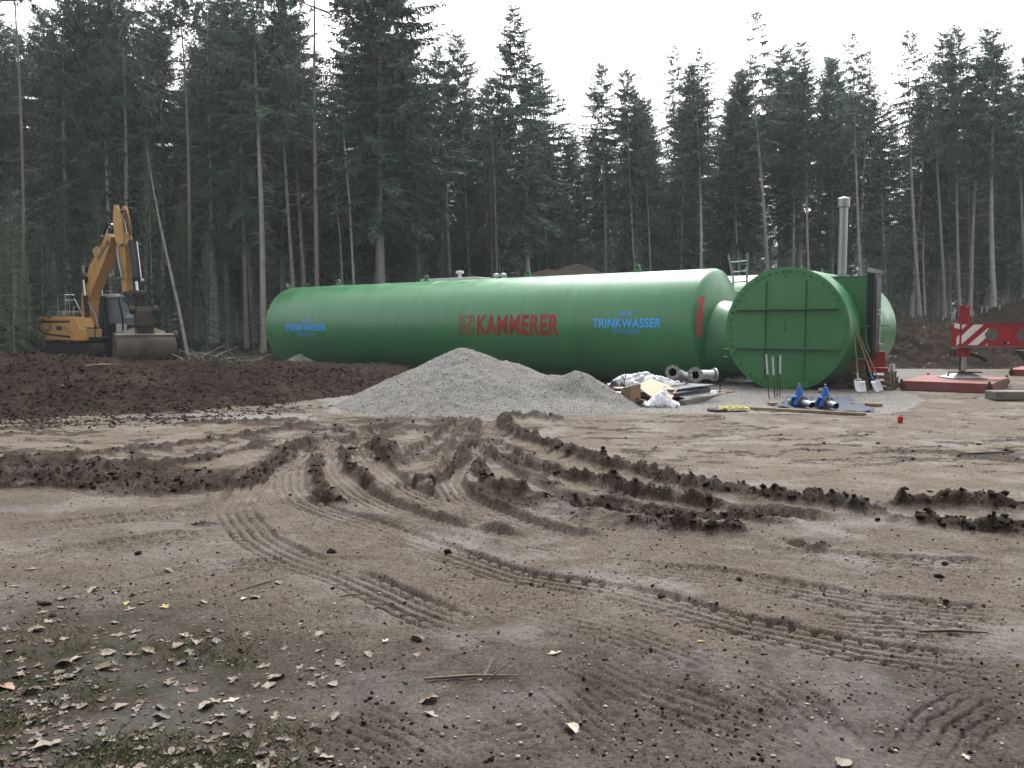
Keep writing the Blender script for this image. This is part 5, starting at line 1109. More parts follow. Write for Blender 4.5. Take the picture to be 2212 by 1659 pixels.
for s_ in (-1, 1): MB().lathe([(.001, -.012), (.012, 0), (.001, .012)], 8, Matrix.Translation(q(s_ * .035, .155, .79))).build('eye', M['black'], PE)
MB().prism([(0, 0), (.02, -.03), (0, -.05)], -.012, .012, lambda u, v, w_: Vector(q(w_, .165 + u, .785 + v))).build('nose', M['skin'], PE)

# ------------------------------------------------------------------ crane outrigger at the right edge
OX = 11.2; OZ0 = 1.13; OZ1 = 1.70
CR = empty('crane_outrigger', 'red crane outrigger beam with red and white warning stripes and jack foot', 'outrigger', (11.42, 20.85, gz(11.42, 20.85)), math.radians(-4))
gz0 = CR.location.z; oz0, oz1 = OZ0 - gz0, OZ1 - gz0
x0 = -.27; TK = .52
beam = MB().box((x0 + 2.5, 0, (oz0 + oz1) / 2), (5.0, TK, oz1 - oz0)).build('beam', M['red'], CR, bevel=.012)
M['white2'] = mat('scuffed_white_film', (.74, .74, .72), .5, var=.05, dirt=(.25, .1, .09), dscale=7, damt=.08, bright=1.6)
MB().box((x0 + 2.5, -TK / 2 + .06, oz1 + .008), (5.02, .16, .014)).build('edge_flange', M['redmat'], CR); MB().box((x0 + 2.5, -TK / 2 + .02, oz0 - .012), (5.04, .12, .02)).build('edge_flange', M['rustedge'] if 'rustedge' in M else M['wood'], CR)
hh = oz1 - oz0; yb = -TK / 2 - .004
def stripe(poly): MB().prism(poly, yb - .003, yb + .003, lambda u, v, w_: Vector((x0 + u, w_, oz0 + v))).build('warning_stripe', M['white2'], beam)
stripe([(.03, .42), (.03, .54), (.15, .54)]); stripe([(.03, .05), (.03, .26), (.31, .54), (.55, .54)]); stripe([(.19, .03), (.42, .03), (.66, .26), (.66, .46)]); stripe([(.60, .03), (.66, .03), (.66, .08)])
for poly in ([(.02, .06), (.02, .28), (.16, .20), (.16, .0)], [(.02, .42), (.02, .54), (.3, .54), (.3, .45)]):
    MB().prism(poly, -.003, .003, lambda u, v, w_: Vector((x0 - .004 + w_, -TK / 2 + .02 + u, oz0 + v + .01))).build('warning_stripe', M['white2'], beam)
M['greydisc'] = mat('grey_disc_paint', (.19, .175, .17), .6, var=.08)
for xd in (.74, 1.50, 2.27, 3.04):
    n = 64; P = []
    for k in range(n):
        a = 2 * PI * k / n; r = .148 + .010 * (1 if math.cos(a * 6 + .6) > -.5 else -.6); P.append((xd + r * math.cos(a), .285 + r * math.sin(a)))
    o = MB().prism(P, yb - .006, yb + .002, lambda u, v, w_: Vector((x0 + u, w_, oz0 + v))).build('grey_disc', M['greydisc'], CR)
    MB().cyl((x0 + xd, yb - .007, oz0 + .285), (x0 + xd, yb - .004, oz0 + .285), .016, n=8).build('disc_hole', M['black'], o)
MB().box((x0 + 1.10, yb - .002, oz0 + .085), (.13, .02, .06)).build('slot', M['black'], beam, bevel=.02); MB().cyl((x0 + 1.14, yb - .014, oz0 + .085), (x0 + 1.14, yb + .01, oz0 + .085), .03, n=10).build('slot_pin', M['steel'], beam)
px_ = x0 + .20
MB().cyl((px_, 0, oz1), (px_, 0, oz1 + .42), .135, n=8).build('jack_housing', M['red'], CR, bevel=.008); MB().cyl((px_, 0, oz1 + .42), (px_, 0, oz1 + .45), .15, n=8).build('jack_cap', M['red'], CR, bevel=.004)
MB().tube([(px_ + .15, -.1, oz1 + .02), (px_ + .15, -.1, oz1 + .4), (px_ + .06, -.12, oz1 + .44)], .012, 5).build('hose', M['handle'], CR); MB().box((px_, -.12, oz1 + .43), (.08, .04, .05)).build('latch', M['steel'], CR)
MB().cyl((px_, 0, oz0 - .27), (px_, 0, oz0), .145, n=20).build('jack_collar', M['red'], CR, smooth=40); MB().box((px_ - .03, 0, oz0 - .035), (.34, .34, .04)).build('collar_plate', M['wood'], CR, bevel=.005)
MT = .24
MB().cyl((px_, 0, MT + .18), (px_, 0, oz0 - .26), .088, n=24).build('jack_piston', M['chrome'], CR, smooth=40); MB().cyl((px_, 0, MT + .12), (px_, 0, MT + .19), .05, n=12).build('jack_ball', M['dark_metal'], CR)
MB().box((px_ + .0, 0, MT + .065), (.84, .80, .13), taper=.42).build('foot_plate', M['steel'], CR, bevel=.006); MB().box((px_, 0, MT + .004), (.86, .82, .012)).build('foot_base', M['dark_metal'], CR)
MB().box((px_ + .02, -.18, MT + .15), (.72, .06, .035)).build('foot_latch', M['dark_metal'], CR, bevel=.005); MB().tube([(px_ - .3, -.2, MT + .15), (px_ - .42, -.22, MT + .15), (px_ - .45, -.22, MT + .05)], .02, 6).build('foot_handle', M['dark_metal'], CR)
MB().tube([(px_ + .14, 0, oz0 - .2), (px_ + .35, 0, oz0 - .25), (px_ + .62, .1, oz0 - .36)], .045, 6).build('hydraulic_line', M['dark_metal'], CR)
MB().prism([(1.2, 0), (1.9, -.10), (2.6, -.10), (4.0, -.02), (4.0, .0)], -.15, .15, lambda u, v, w_: Vector((x0 + u, w_, oz0 + v - .025))).build('underside_web', M['redmat'], CR)
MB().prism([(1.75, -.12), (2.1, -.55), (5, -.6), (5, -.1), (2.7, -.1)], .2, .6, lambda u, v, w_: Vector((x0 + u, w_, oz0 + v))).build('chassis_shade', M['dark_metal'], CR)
def mat_slab(C, d1, l1, d2, l2, h, label, pegs=True):
    d1 = Vector((d1[0], d1[1], 0)).normalized(); d2 = Vector((d2[0], d2[1], 0)).normalized(); c = Vector((C[0], C[1], 0)) + d1 * l1 / 2 + d2 * l2 / 2
    zb = gz(c.x, c.y); t = empty('crane_mat', label, 'mat', (c.x, c.y, zb), 0)
    f = lambda a, b, z: d1 * (a - l1 / 2) + d2 * (b - l2 / 2) + Vector((0, 0, z))
    P = [(0, 0), (l1, 0), (l1, l2), (0, l2)]
    MB().prism(P, .02, h, lambda u, v, w_: f(u, v, w_)).build('slab', M['redmat'], t, bevel=.008)
    for a, b in ((.05, 0), (l1 - .05, 0), (.05, l2), (l1 - .05, l2)):
        s_ = -1 if b == 0 else 1
        MB().cyl(f(a, b + .005 * s_, h * .52), f(a, b + .05 * s_, h * .52), .075, n=16).build('lifting_socket', M['rust'], t)
        MB().cyl(f(a, b + .05 * s_, h * .85), f(a, b + .06 * s_, h * 1.18), .032, n=8).build('lifting_peg', M['rust'], t)
    return t
mat_slab((10.95, 18.85), (-.80, .60), 1.95, (.60, .80), 3.1, .24, 'faded red steel crane mat under the outrigger foot')
mat_slab((16.2, 25.2), (-.80, .60), .9, (.62, .78), 2.6, .22, 'faded red steel crane mat behind the outrigger, cut by the right edge')
bl = MB().box((0, 0, 0), (2.6, .42, .19)).build('grey_beam', M['concrete'], None, loc=(11.55, 17.75, gz(11.55, 17.75) + .10), rotz=.03, bevel=.03); tag(bl, 'thick grey weathered timber beam lying before the red crane mat', 'beam')
# ------------------------------------------------------------------ pile of panels, boards and pipes beside the gravel heap
PO = Vector((3.42, 16.95, 0)); PO.z = gz(PO.x, PO.y)
def pl(a, b, z): return PO + AA * a - UU * b + Vector((0, 0, z))   # a: along the stack away from us, b: leftwards
RZP = RZ + PI / 2                              # local x along AA
def plank(name, label, cat, a, b, z, L, W, H, m, dr=0.0, group=None, bev=.004, tilt=0):
    o = MB().box((0, 0, 0), (L, W, H)).build(name, m, None, loc=pl(a, b, z), rotz=RZP + dr, bevel=bev); o.rotation_euler.y = tilt; return tag(o, label, cat, group)
plank('timber_beam', 'long grey square beam along the front foot of the panel pile', 'beam', 1.25, -.02, .06, 2.4, .10, .12, M['concrete'], .02)
plank('timber_beam', 'pale wooden batten lying behind the long grey beam', 'beam', 1.1, .18, .05, 2.3, .07, .07, M['wood'], .0)
for k, (a, b, z, L, dr, lb) in enumerate([(1.2, .35, .05, 2.5, .03, 'weathered board at the bottom of the panel pile, nearest'), (1.2, .65, .05, 2.6, -.02, 'weathered board at the bottom of the panel pile, in the middle'), (1.25, 1.0, .05, 2.5, .02, 'weathered board at the bottom of the panel pile, farthest left'),
        (1.75, .40, .12, 2.5, -.16, 'raw board sticking out to the right from under the panels, upper'), (1.9, .22, .10, 2.3, -.10, 'raw board sticking out to the right from under the panels, lower')]):
    plank('board', lb, 'board', a, b, z, L, .16, .045, M['oldwood'] if k < 3 else M['wood'], dr, 'boards under the panel pile')
for k, (a, b, z, dr) in enumerate([(1.05, .75, .17, .02), (1.12, .78, .205, -.03), (1.02, .72, .245, .05), (1.10, .74, .31, -.02)]):
    plank('grey_panel', ['grey panel at the bottom of the flat stack', 'grey panel second from the bottom of the flat stack', 'grey panel third from the bottom of the flat stack', 'grey panel on top of the flat stack, pipes resting on it'][k], 'panel', a, b, z, 2.0, 1.15, .03, M['grey_panel'], dr, 'grey panels in the flat stack', .006)
for a, b in ((.3, .4), (1.0, .4), (1.8, .4), (.3, 1.1), (1.0, 1.1), (1.8, 1.1)):
    pass
bt = [plank('spacer_block', lb, 'block', a, .75, .275, .09, 1.1, .035, M['oldwood'], 0) for a, lb in ((.35, 'wooden spacer between the grey panels, near end'), (1.7, 'wooden spacer between the grey panels, far end'))]
# crumpled sheets
def sheet(name, label, cat, o, ex, ey, nx, ny, hf, m, seed=0, smooth=True, thick=.004):
    """cloth-like sheet: o + ex*u + ey*v with height hf(u, v)"""
    u, v = np.meshgrid(np.linspace(0, 1, nx), np.linspace(0, 1, ny)); u = u.ravel(); v = v.ravel()
    eu = .035 * fbm(u * 5, v * 5, 1.0, 3, seed); ev = .035 * fbm(u * 5 + 9, v * 5, 1.0, 3, seed + 7)
    Pn = np.array(o)[None] + np.outer(u + eu, np.array(ex)) + np.outer(v + ev, np.array(ey)); Pn[:, 2] += hf(u, v)
    i = np.arange(ny - 1)[:, None] * nx + np.arange(nx - 1)[None, :]
    ob = npmesh(name, Pn, np.stack([i, i + 1, i + nx + 1, i + nx], -1).reshape(-1, 4), m, smooth=smooth)
    s_ = ob.modifiers.new('solid', 'SOLIDIFY'); s_.thickness = thick; return tag(ob, label, cat)
def crease(u, v, amp, sc, seed): return amp * (ridged(u, v, sc, 3, seed) * .7 + fbm(u, v, sc * .4, 2, seed + 3) * .5)
sheet('plastic_film', 'crumpled milky plastic wrap heaped at the back left of the panel pile', 'plastic sheet', pl(1.1, 2.45, .10), AA * 1.25 + UU * .85, UU * .80, 60, 44,
      lambda u, v: .46 * np.clip(np.sin(PI * np.clip(v, 0, 1)), 0, 1) ** .45 * np.clip(np.sin(PI * np.clip(u * .93 + .05, 0, 1)), 0, 1) ** .35 * (1 - .35 * u) + crease(u, v, .11, .17, 301), M['film'], 1)
sheet('plastic_film', 'thin plastic film spilling out low on the right of the panel pile', 'plastic sheet', pl(.35, .02, .12), AA * 2.35 - UU * .1, -UU * .42, 70, 16, lambda u, v: .05 * np.sin(PI * v) + crease(u * 2, v, .022, .2, 311) - .03 * u, M['film'], 2)
sheet('plastic_film', 'torn plastic film end flapping at the far right of the panel pile', 'plastic sheet', pl(2.25, .15, .06), AA * .75 - UU * .1, -UU * .5, 30, 24, lambda u, v: .12 * np.sin(PI * v) * (1 - u) + crease(u, v, .06, .25, 321), M['whitebag'], 3)
sheet('plastic_film', 'dirty plastic film with foil hanging at the left foot of the pile', 'plastic sheet', pl(.20, 1.95, .02), AA * .5 + UU * .5, UU * .45 - AA * .1, 36, 30, lambda u, v: .22 * np.sin(PI * v) ** .6 * (.6 + .4 * u) + crease(u, v, .07, .3, 331), M['film'], 4)
# cardboard: big bent sheet and a crushed box
def card(name, label, cat, pts, faces, m, th=.006):
    me = D.meshes.new(name); me.from_pydata([tuple(p) for p in pts], [], faces); me.materials.append(m); o = D.objects.new(name, me); COL.objects.link(o)
    s_ = o.modifiers.new('solid', 'SOLIDIFY'); s_.thickness = th; return tag(o, label, cat)
cs = [pxd(*q_) for q_ in ((1408, 841, 17.2), (1417, 830, 17.55), (1465, 845, 17.3), (1472, 848, 17.2), (1456, 873, 16.75), (1444, 866, 16.6), (1427, 860, 16.7), (1425, 855, 16.8))]
cs = [pxd(1376, 836, 17.25), pxd(1404, 817, 17.75), pxd(1442, 832, 17.45), pxd(1462, 842, 17.25), pxd(1448, 867, 16.85), pxd(1436, 867, 16.8), pxd(1402, 854, 16.95), pxd(1390, 845, 17.1)]
card('cardboard_sheet', 'large pale cardboard sheet sliding off the front of the panel pile', 'cardboard', cs, [(0, 1, 2, 7), (2, 3, 4, 5), (2, 5, 6, 7)], M['card'])
def tri_at(px, py, Y): return pxd(px, py, Y)
bx0 = pxg(1372, 878, PO.z)
pts = [Vector(p) for p in ((-.26, -.05, .02), (-.10, -.16, 0), (.12, -.02, .02), (-.28, -.02, .34), (-.09, -.10, .41), (.13, .03, .44), (-.18, .22, .02), (-.2, .22, .34), (.10, .25, .02), (-.30, -.32, .005), (-.12, -.38, .01))]
bo = card('cardboard_box', 'crushed open brown cardboard box at the foot of the gravel heap', 'box', [p + Vector((1.0, 0, 0)) * 0 for p in pts], [(0, 1, 4, 3), (1, 2, 5, 4), (0, 3, 7, 6), (6, 8, 2, 1, 0), (0, 9, 10, 1)], M['card2'], .006); bo.location = (bx0.x, bx0.y + .1, gz(bx0.x, bx0.y) + .01)
rk = random.Random(8); mb = MB()
for k in range(9):
    p = Vector((rk.uniform(-.18, .25), rk.uniform(-.12, .14), .02 + k * .012)); d = Vector((rk.uniform(-.25, .25), rk.uniform(-.1, .1), rk.uniform(0, .06))); mb.box(p, (abs(d.x) + .12, .07, .018), rot=(rk.uniform(-.3, .3), rk.uniform(-.3, .3), rk.uniform(-.8, .8)))
sc_ = mb.build('wood_scraps', M['rust'], None, loc=(bx0.x + .32, bx0.y, gz(bx0.x + .3, bx0.y) + .01)); tag(sc_, 'dark broken wood scraps between the cardboard box and the white bag', 'scraps', None, 'stuff')
# white crumpled bag
def blob(name, label, cat, c, r, m, seed, wr=.3, sub=4):
    bm = bmesh.new(); bmesh.ops.create_icosphere(bm, subdivisions=sub, radius=1)
    V = np.array([v.co[:] for v in bm.verts]); a = 1 + wr * ridged(V[:, 0] * 1.4 + V[:, 2] * .9, V[:, 1] * 1.4 - V[:, 2] * 1.3, .8, 3, seed) + wr * .7 * fbm(V[:, 0] * 2 + seed, V[:, 1] * 2 + V[:, 2] * 2.2, .7, 3, seed + 5)
    for v, k in zip(bm.verts, a): v.co = Vector((v.co.x * r[0] * k, v.co.y * r[1] * k, v.co.z * r[2] * k))
    me = D.meshes.new(name); bm.to_mesh(me); bm.free(); me.materials.append(m); me.polygons.foreach_set('use_smooth', [True] * len(me.polygons)); o = D.objects.new(name, me); COL.objects.link(o); o.location = c; return tag(o, label, cat)
wb = pxg(1432, 882, PO.z); wz = gz(wb.x, wb.y)
sheet('plastic_bag', 'crumpled bright white plastic bag leaning on the pale cardboard sheet', 'bag', (wb.x - .36, wb.y - .06, wz + .02), (.68, -.02, 0), (0, .30, 0), 60, 40,
      lambda u, v: np.clip(.27 * np.exp(-((u - .48) / .32) ** 2) * np.sin(PI * np.clip(v, 0, 1)) ** .5 + .22 * np.exp(-((u - .62) / .07) ** 2 - ((v - .7) / .25) ** 2) + crease(u, v, .085, .2, 341), -.01, 1), M['whitebag'], 5)
# thin black hook standing in the pile, round foil end
hk = MB().tube([(0, 0, 0), (.01, 0, .22), (.04, 0, .34), (.06, 0, .46)], .010, 5); hk.tube([(.01, 0, .22), (-.03, 0, .33)], .009, 5)
o = hk.build('twig', M['black'], None, loc=pl(.30, 1.45, .22)); tag(o, 'black forked twig standing upright at the left of the panel pile', 'twig')
plank('black_bracket', 'short black bar lying under the forked twig', 'bar', .32, 1.45, .24, .35, .06, .05, M['black'], -.9)
plank('board', 'pale board end showing under the milky plastic wrap', 'board', .85, 1.45, .26, .95, .35, .03, M['card'], -.75)
# flanged pipes
def Rz(v): return v
def flange(mb, c, d, ro, ri, th, nb=8, hole=.012):
    d = d.normalized(); q_ = d.to_track_quat('Z', 'Y').to_matrix().to_4x4(); Mx = Matrix.Translation(c) @ q_
    mb.lathe([(ri, 0), (ro, 0), (ro, th), (ri, th), (ri, 0)], 32, Mx); return Mx
def pipe_piece(name, label, base, runs, ro, fl, m, bolts=8):
    t = empty(name, label, 'pipe', base, 0)
    for P in runs:
        P = [Vector(p) for p in P]; MB().tube(P, ro, 24, False).build('pipe_body', m, t, smooth=50); MB().tube(P, ro * .86, 20, False).build('pipe_bore', M['black'], t, smooth=50)
    for c, d, R_ in fl:
        c = Vector(c); d = Vector(d); mb = MB(); Mx = flange(mb, c, d, R_, ro * .86, .035); fo = mb.build('flange', m, t, smooth=30)
        for k in range(bolts):
            a = 2 * PI * (k + .5) / bolts; p = Mx @ Vector((R_ * .83 * math.cos(a), R_ * .83 * math.sin(a), .0352)); p0 = Mx @ Vector((R_ * .83 * math.cos(a), R_ * .83 * math.sin(a), .033)); MB().cyl(p0, p, .014, n=8).build('bolt_hole', M['black'], fo)
    return t
v1 = pxd(1453, 804, 18.15); f1 = Vector((-.25, -1, .03)).normalized()
arc = [v1, v1 - f1 * .22]; c_ = arc[-1]
for k in range(1, 8):
    a = PI / 2 * k / 7; arc.append(c_ + (-f1) * .26 * math.sin(a) + Vector((.80, .25, -.35)).normalized() * .26 * (1 - math.cos(a)))
b1 = Vector((v1.x, v1.y, PO.z + .33)); e = arc[-1]; ed = (arc[-1] - arc[-2]).normalized()
pipe_piece('elbow_pipe', 'left steel elbow pipe with a bolted flange lying on the grey panels', b1, [[p - b1 for p in arc] + [e + ed * .10 - b1]], .105, [(v1 - b1, f1, .158), (e + ed * .10 - b1, ed, .15)], M['stainless'])
v2 = pxd(1502, 810, 17.75); f2 = Vector((-.18, -1, .02)).normalized(); b2 = Vector((v2.x, v2.y, PO.z + .33)); v3 = pxd(1541, 809, 18.15); sd = (v3 - v2); sd.z = 0
m2_ = v2 - f2 * .22; tgt = v3; dd = (tgt - m2_).normalized()
pipe_piece('tee_pipe', 'right steel flanged pipe with a side branch lying on the grey panels', b2, [[v2 - b2, v2 - f2 * .40 - b2], [m2_ - b2, tgt - b2]], .098, [(v2 - b2, f2, .165), (tgt - b2, dd, .145)], M['stainless'])
MB().tube([(0, 0, 0), (0, 0, .52)], .012, 5).build('pin', M['dark_metal'], None, loc=(pl(2.35, .1, 0).x, pl(2.35, .1, 0).y, PO.z)); tag(D.objects['pin'], 'thin dark rod standing behind the right end of the panel pile', 'rod')

# ------------------------------------------------------------------ stakes
for k, (bx, by, tx, ty, white, lab) in enumerate([(1662, 857, 1655, 766, .45, 'leaning rusty stake with a white sleeve, left of the four stakes'), (1674, 856, 1669, 771, .45, 'rusty stake with a white sleeve, second from left, shortest of four'),
       (1679, 855.5, 1679, 767, 0, 'bare rusty stake without a white sleeve among the four'), (1685, 855.5, 1685.5, 768, .44, 'rusty stake with a white sleeve, right of the four stakes')]):
    b = pxg(bx, by, .09); b.z = gz(b.x, b.y); tp = pxd(tx, ty, b.y + .02) - b
    t = empty('stake', lab, 'stake', b, 0, 'four stakes before the green end plate'); MB().tube([(0, 0, -.05), tp], .011, 7).build('rod', M['rust'], t, smooth=60)
    if white: MB().tube([tp * (1 - white), tp * 1.005], .019, 8).build('sleeve', M['white'], t, smooth=60)
# ------------------------------------------------------------------ gate valves on the tarp
def gate_valve(label, px, py, az, long_left):
    b = pxg(px, py, .10); b.z = gz(b.x, b.y) + .015; t = empty('gate_valve', label, 'valve', b, az, 'blue gate valves on the tarp')
    r = .062; zc = .128
    MB().lathe([(.10, 0), (.115, .02), (.10, .08), (.085, .12), (.085, .15), (.125, .155), (.125, .185), (.08, .19), (.075, .21), (.055, .33), (.050, .34), (.048, .37), (.001, .37)], 20, Matrix.Translation((0, 0, zc - .075)) @ Matrix.Scale(.92, 4, (0, 1, 0))).build('body', M['blue'], t, smooth=40)
    MB().box((0, 0, zc + .09), (.22, .16, .028)).build('bonnet_flange', M['blue'], t, bevel=.008)
    for s_ in (-1, 1):
        MB().box((s_ * .045, 0, zc + .17), (.016, .11, .12), taper=.6).build('bonnet_rib', M['blue'], t)
    MB().cyl((0, 0, zc + .29), (0, 0, zc + .345), .013, n=8).build('stem', M['steel'], t); MB().lathe([(.001, -.012), (.014, 0), (.001, .014)], 10, Matrix.Translation((0, 0, zc + .352))).build('stem_nut', M['white'], t, smooth=60)
    for s_, ln in ((-1, .26), (1, .34 if long_left else .16)):
        MB().lathe([(.045, 0), (.118, 0), (.118, .022), (.045, .022)], 28, Matrix.Translation((0, s_ * .085, zc)) @ Matrix.Rotation(PI / 2 * -s_, 4, 'X')).build('body_flange', M['blue'], t, smooth=30)
        fo = MB().lathe([(r * .9, 0), (.116, 0), (.116, .018), (r * .9, .018)], 28, Matrix.Translation((0, s_ * .110, zc)) @ Matrix.Rotation(PI / 2 * -s_, 4, 'X')).build('steel_flange', M['greydisc'], t, smooth=30)
        for k in range(6):
            a = PI / 3 * k + .5; MB().cyl((.093 * math.cos(a), s_ * .128, zc + .093 * math.sin(a)), (.093 * math.cos(a), s_ * .142, zc + .093 * math.sin(a)), .012, n=6).build('bolt', M['chrome'], fo)
        MB().tube([(0, s_ * .12, zc), (0, s_ * (.13 + ln), zc - .03)], r, 20, False).build('pipe_stub', M['steel'], t, smooth=50); MB().tube([(0, s_ * .12, zc), (0, s_ * (.131 + ln), zc - .03)], r * .88, 18, False).build('pipe_bore', M['black'], t, smooth=50)
        if s_ < 0: MB().tube([(-.02, -.2, zc + .05), (-.02, -.2, zc + .16)], .012, 6).build('drain_stub', M['steel'], t)
gate_valve('blue gate valve standing upright with a steel pipe stub, left one on the tarp', 1726, 873, math.radians(18), False)
gate_valve('blue gate valve with its pipe stub facing out, right one on the tarp', 1782, 875, math.radians(10), False)
pp_ = pxg(1752, 871, .1); pz = gz(pp_.x, pp_.y)
ps = empty('steel_pipe', 'short bright galvanised pipe lying on the tarp between the two blue valves', 'pipe', (pp_.x, pp_.y, pz), 0)
MB().tube([(-.24, .10, .085), (.18, -.02, .085)], .062, 20, False).build('pipe_body', M['steel'], ps, smooth=50); MB().tube([(-.24, .10, .085), (.18, -.02, .085)], .055, 18, False).build('pipe_bore', M['black'], ps, smooth=50); MB().cyl((.02, .03, .14), (.02, .03, .25), .012, n=6).build('pipe_stub', M['steel'], ps)
tc = [pxg(1672, 872, .1), pxg(1700, 856, .1), pxg(1830, 857, .1), pxg(1895, 877, .1), pxg(1845, 884, .1), pxg(1748, 881, .1)]
def tarp():
    n = 46; u, v = np.meshgrid(np.linspace(0, 1, n), np.linspace(0, 1, n)); u = u.ravel(); v = v.ravel()
    A, B, C_, D_ = [np.array(p[:2]) for p in (pxg(1674, 876, .1), pxg(1892, 880, .1), pxg(1836, 857, .1), pxg(1702, 856, .1))]
    P2 = np.outer((1 - u) * (1 - v), A) + np.outer(u * (1 - v), B) + np.outer(u * v, C_) + np.outer((1 - u) * v, D_)
    P2 += .06 * np.stack([fbm(u * 6, v * 6, 1, 3, 351), fbm(u * 6 + 3, v * 6, 1, 3, 353)], -1)
    z = ground(P2[:, 0], P2[:, 1], False)[0] + .022 + .03 * np.clip(ridged(u, v, .22, 3, 361) * .8 + .2, 0, 1) + .10 * np.exp(-((u - .04) / .10) ** 2 - ((v - .1) / .18) ** 2) + .03 * np.exp(-((u - .98) / .06) ** 2)
    i = np.arange(n - 1)[:, None] * n + np.arange(n - 1)[None, :]
    o = npmesh('tarp', np.column_stack([P2, z]), np.stack([i, i + 1, i + n + 1, i + n], -1).reshape(-1, 4), M['tarp'], smooth=True); s_ = o.modifiers.new('s', 'SOLIDIFY'); s_.thickness = .006
    tag(o, 'crumpled blue-grey tarp spread under the two blue valves', 'tarp')
tarp()
def lath(x0, y0, x1, y1, label, W=.11, H=.045, m='wood'):
    a = pxg(x0, y0, .1); b = pxg(x1, y1, .1); c = (a + b) / 2; d = b - a; o = MB().box((0, 0, 0), (d.length, W, H)).build('plank', M[m], None, loc=(c.x, c.y, max(gz(c.x, c.y), gz(a.x, a.y), gz(b.x, b.y)) + H / 2), rotz=math.atan2(d.y, d.x), bevel=.004); tag(o, label, 'plank')
lath(1619, 874, 1871, 887, 'long raw plank lying in front of the tarp and valves', .10, .05)
lath(1838, 866, 1906, 869, 'short pale plank at the right behind the tarp', .10, .06)
lath(1662, 865, 1690, 863, 'short pale plank end at the left behind the tarp', .10, .05)
# yellow gloves on a black lid
yc = pxg(1579, 884, .06); yz = gz(yc.x, yc.y)
o = MB().lathe([(.001, .03), (.17, .03), (.19, .015), (.19, 0)], 28).build('plastic_lid', M['black'], None, smooth=40, loc=(yc.x - .26, yc.y + .03, yz + .02)); tag(o, 'round black plastic lid half under the yellow cloth', 'tray')
sheet('yellow_cloth', 'crumpled pale yellow rubber cloth lying on the gravel', 'cloth', (yc.x - .26, yc.y - .10, yz + .035), (.60, .03, 0), (.02, .28, 0), 56, 34, lambda u, v: np.clip(.05 * np.sin(PI * np.clip(u, 0, 1)) ** .4 * np.sin(PI * np.clip(v, 0, 1)) ** .5 + crease(u, v, .055, .16, 371), 0, 1), M['yellowcloth'], 6)
# red cup
rc = pxg(1944, 913, .02); o = MB().lathe([(.038, 0), (.046, .095), (.042, .095), (.035, .01), (.001, .01)], 20).build('red_cup', M['redcup'], None, smooth=40, loc=(rc.x, rc.y, gz(rc.x, rc.y) + .005)); o.rotation_euler = (.1, .05, 0); tag(o, 'small bright red plastic cup standing on the dirt', 'cup')
# ------------------------------------------------------------------ pallets with case and boxes, shovels
PC = C0 + AA * 1.45 + UU * 1.62; PC.z = gz(PC.x, PC.y)
def pallet(z, dr, label, off=(0, 0)):
    t = empty('pallet', label, 'pallet', (PC.x + off[0], PC.y + off[1], PC.z + z), RZ + dr, 'stacked wooden pallets before the black door')
    for y in (-.34, 0, .34):
        MB().box((0, y, .011), (1.2, .10, .022)).build('board', M['oldwood'], t)
        for x in (-.53, 0, .53): MB().box((x, y, .061), (.13, .10, .077)).build('block', M['wood'], t)
    for x in (-.53, 0, .53): MB().box((x, 0, .111), (.13, .80, .022)).build('board', M['oldwood'], t)
    for y in (-.35, -.175, 0, .175, .35): MB().box((0, y, .133), (1.2, .12 + .02 * (y in (-.35, .35)), .021)).build('board', M['oldwood'], t)
pallet(.0, .05, 'weathered pallet at the bottom of the stack by the door', (.02, 0)); pallet(.146, -.03, 'weathered pallet in the middle of the stack by the door'); pallet(.292, .02, 'weathered pallet on top of the stack, red case on it', (-.03, .02))
PT = PC.z + .292 + .146
def onp(u, t_, z=0): p = PC + UU * u + AA * t_; return Vector((p.x, p.y, PT + z))
cb = MB().box((0, 0, .14), (.42, .34, .28)).build('cardboard_box', M['card2'], None, loc=onp(-.30, -.08), rotz=RZ + .1, bevel=.004); tag(cb, 'plain brown cardboard box on the pallet stack behind the shovel handles', 'box')
rcse = empty('tool_case', 'open red plastic tool case with its lid up on the pallets', 'case', onp(.22, -.18), RZ + .45)
MB().box((0, 0, .05), (.46, .36, .10)).build('base', M['redplastic'], rcse, bevel=.015)
ld = MB().box((0, .19, .29), (.46, .09, .38), rot=(-.12, 0, 0)).build('lid', M['redplastic'], rcse, bevel=.015)
for z in (.16, .24, .32, .40): MB().box((0, .14 + .0 * z, z), (.40, .012, .022), rot=(-.12, 0, 0)).build('lid_rib', M['redplastic'], ld)
MB().tube([(-.08, .21, .48), (-.07, .215, .52), (.07, .215, .52), (.08, .21, .48)], .012, 6).build('handle', M['black'], rcse)
wbx = empty('white_box', 'small white carton with grey lines beside the red tool case', 'box', onp(.53, .0), RZ); MB().box((0, 0, .09), (.10, .12, .18)).build('carton', M['white'], wbx); MB().box((0, -.062, .09), (.02, .004, .16)).build('label', M['grey_panel'], wbx)
pr_ = MB().box((0, 0, .02), (.16, .10, .03), rot=(.1, .2, .3)).build('paper_scrap', M['card'], None, loc=onp(.18, -.36, -.02), rotz=RZ); tag(pr_, 'pale paper scrap at the front edge of the top pallet', 'paper')
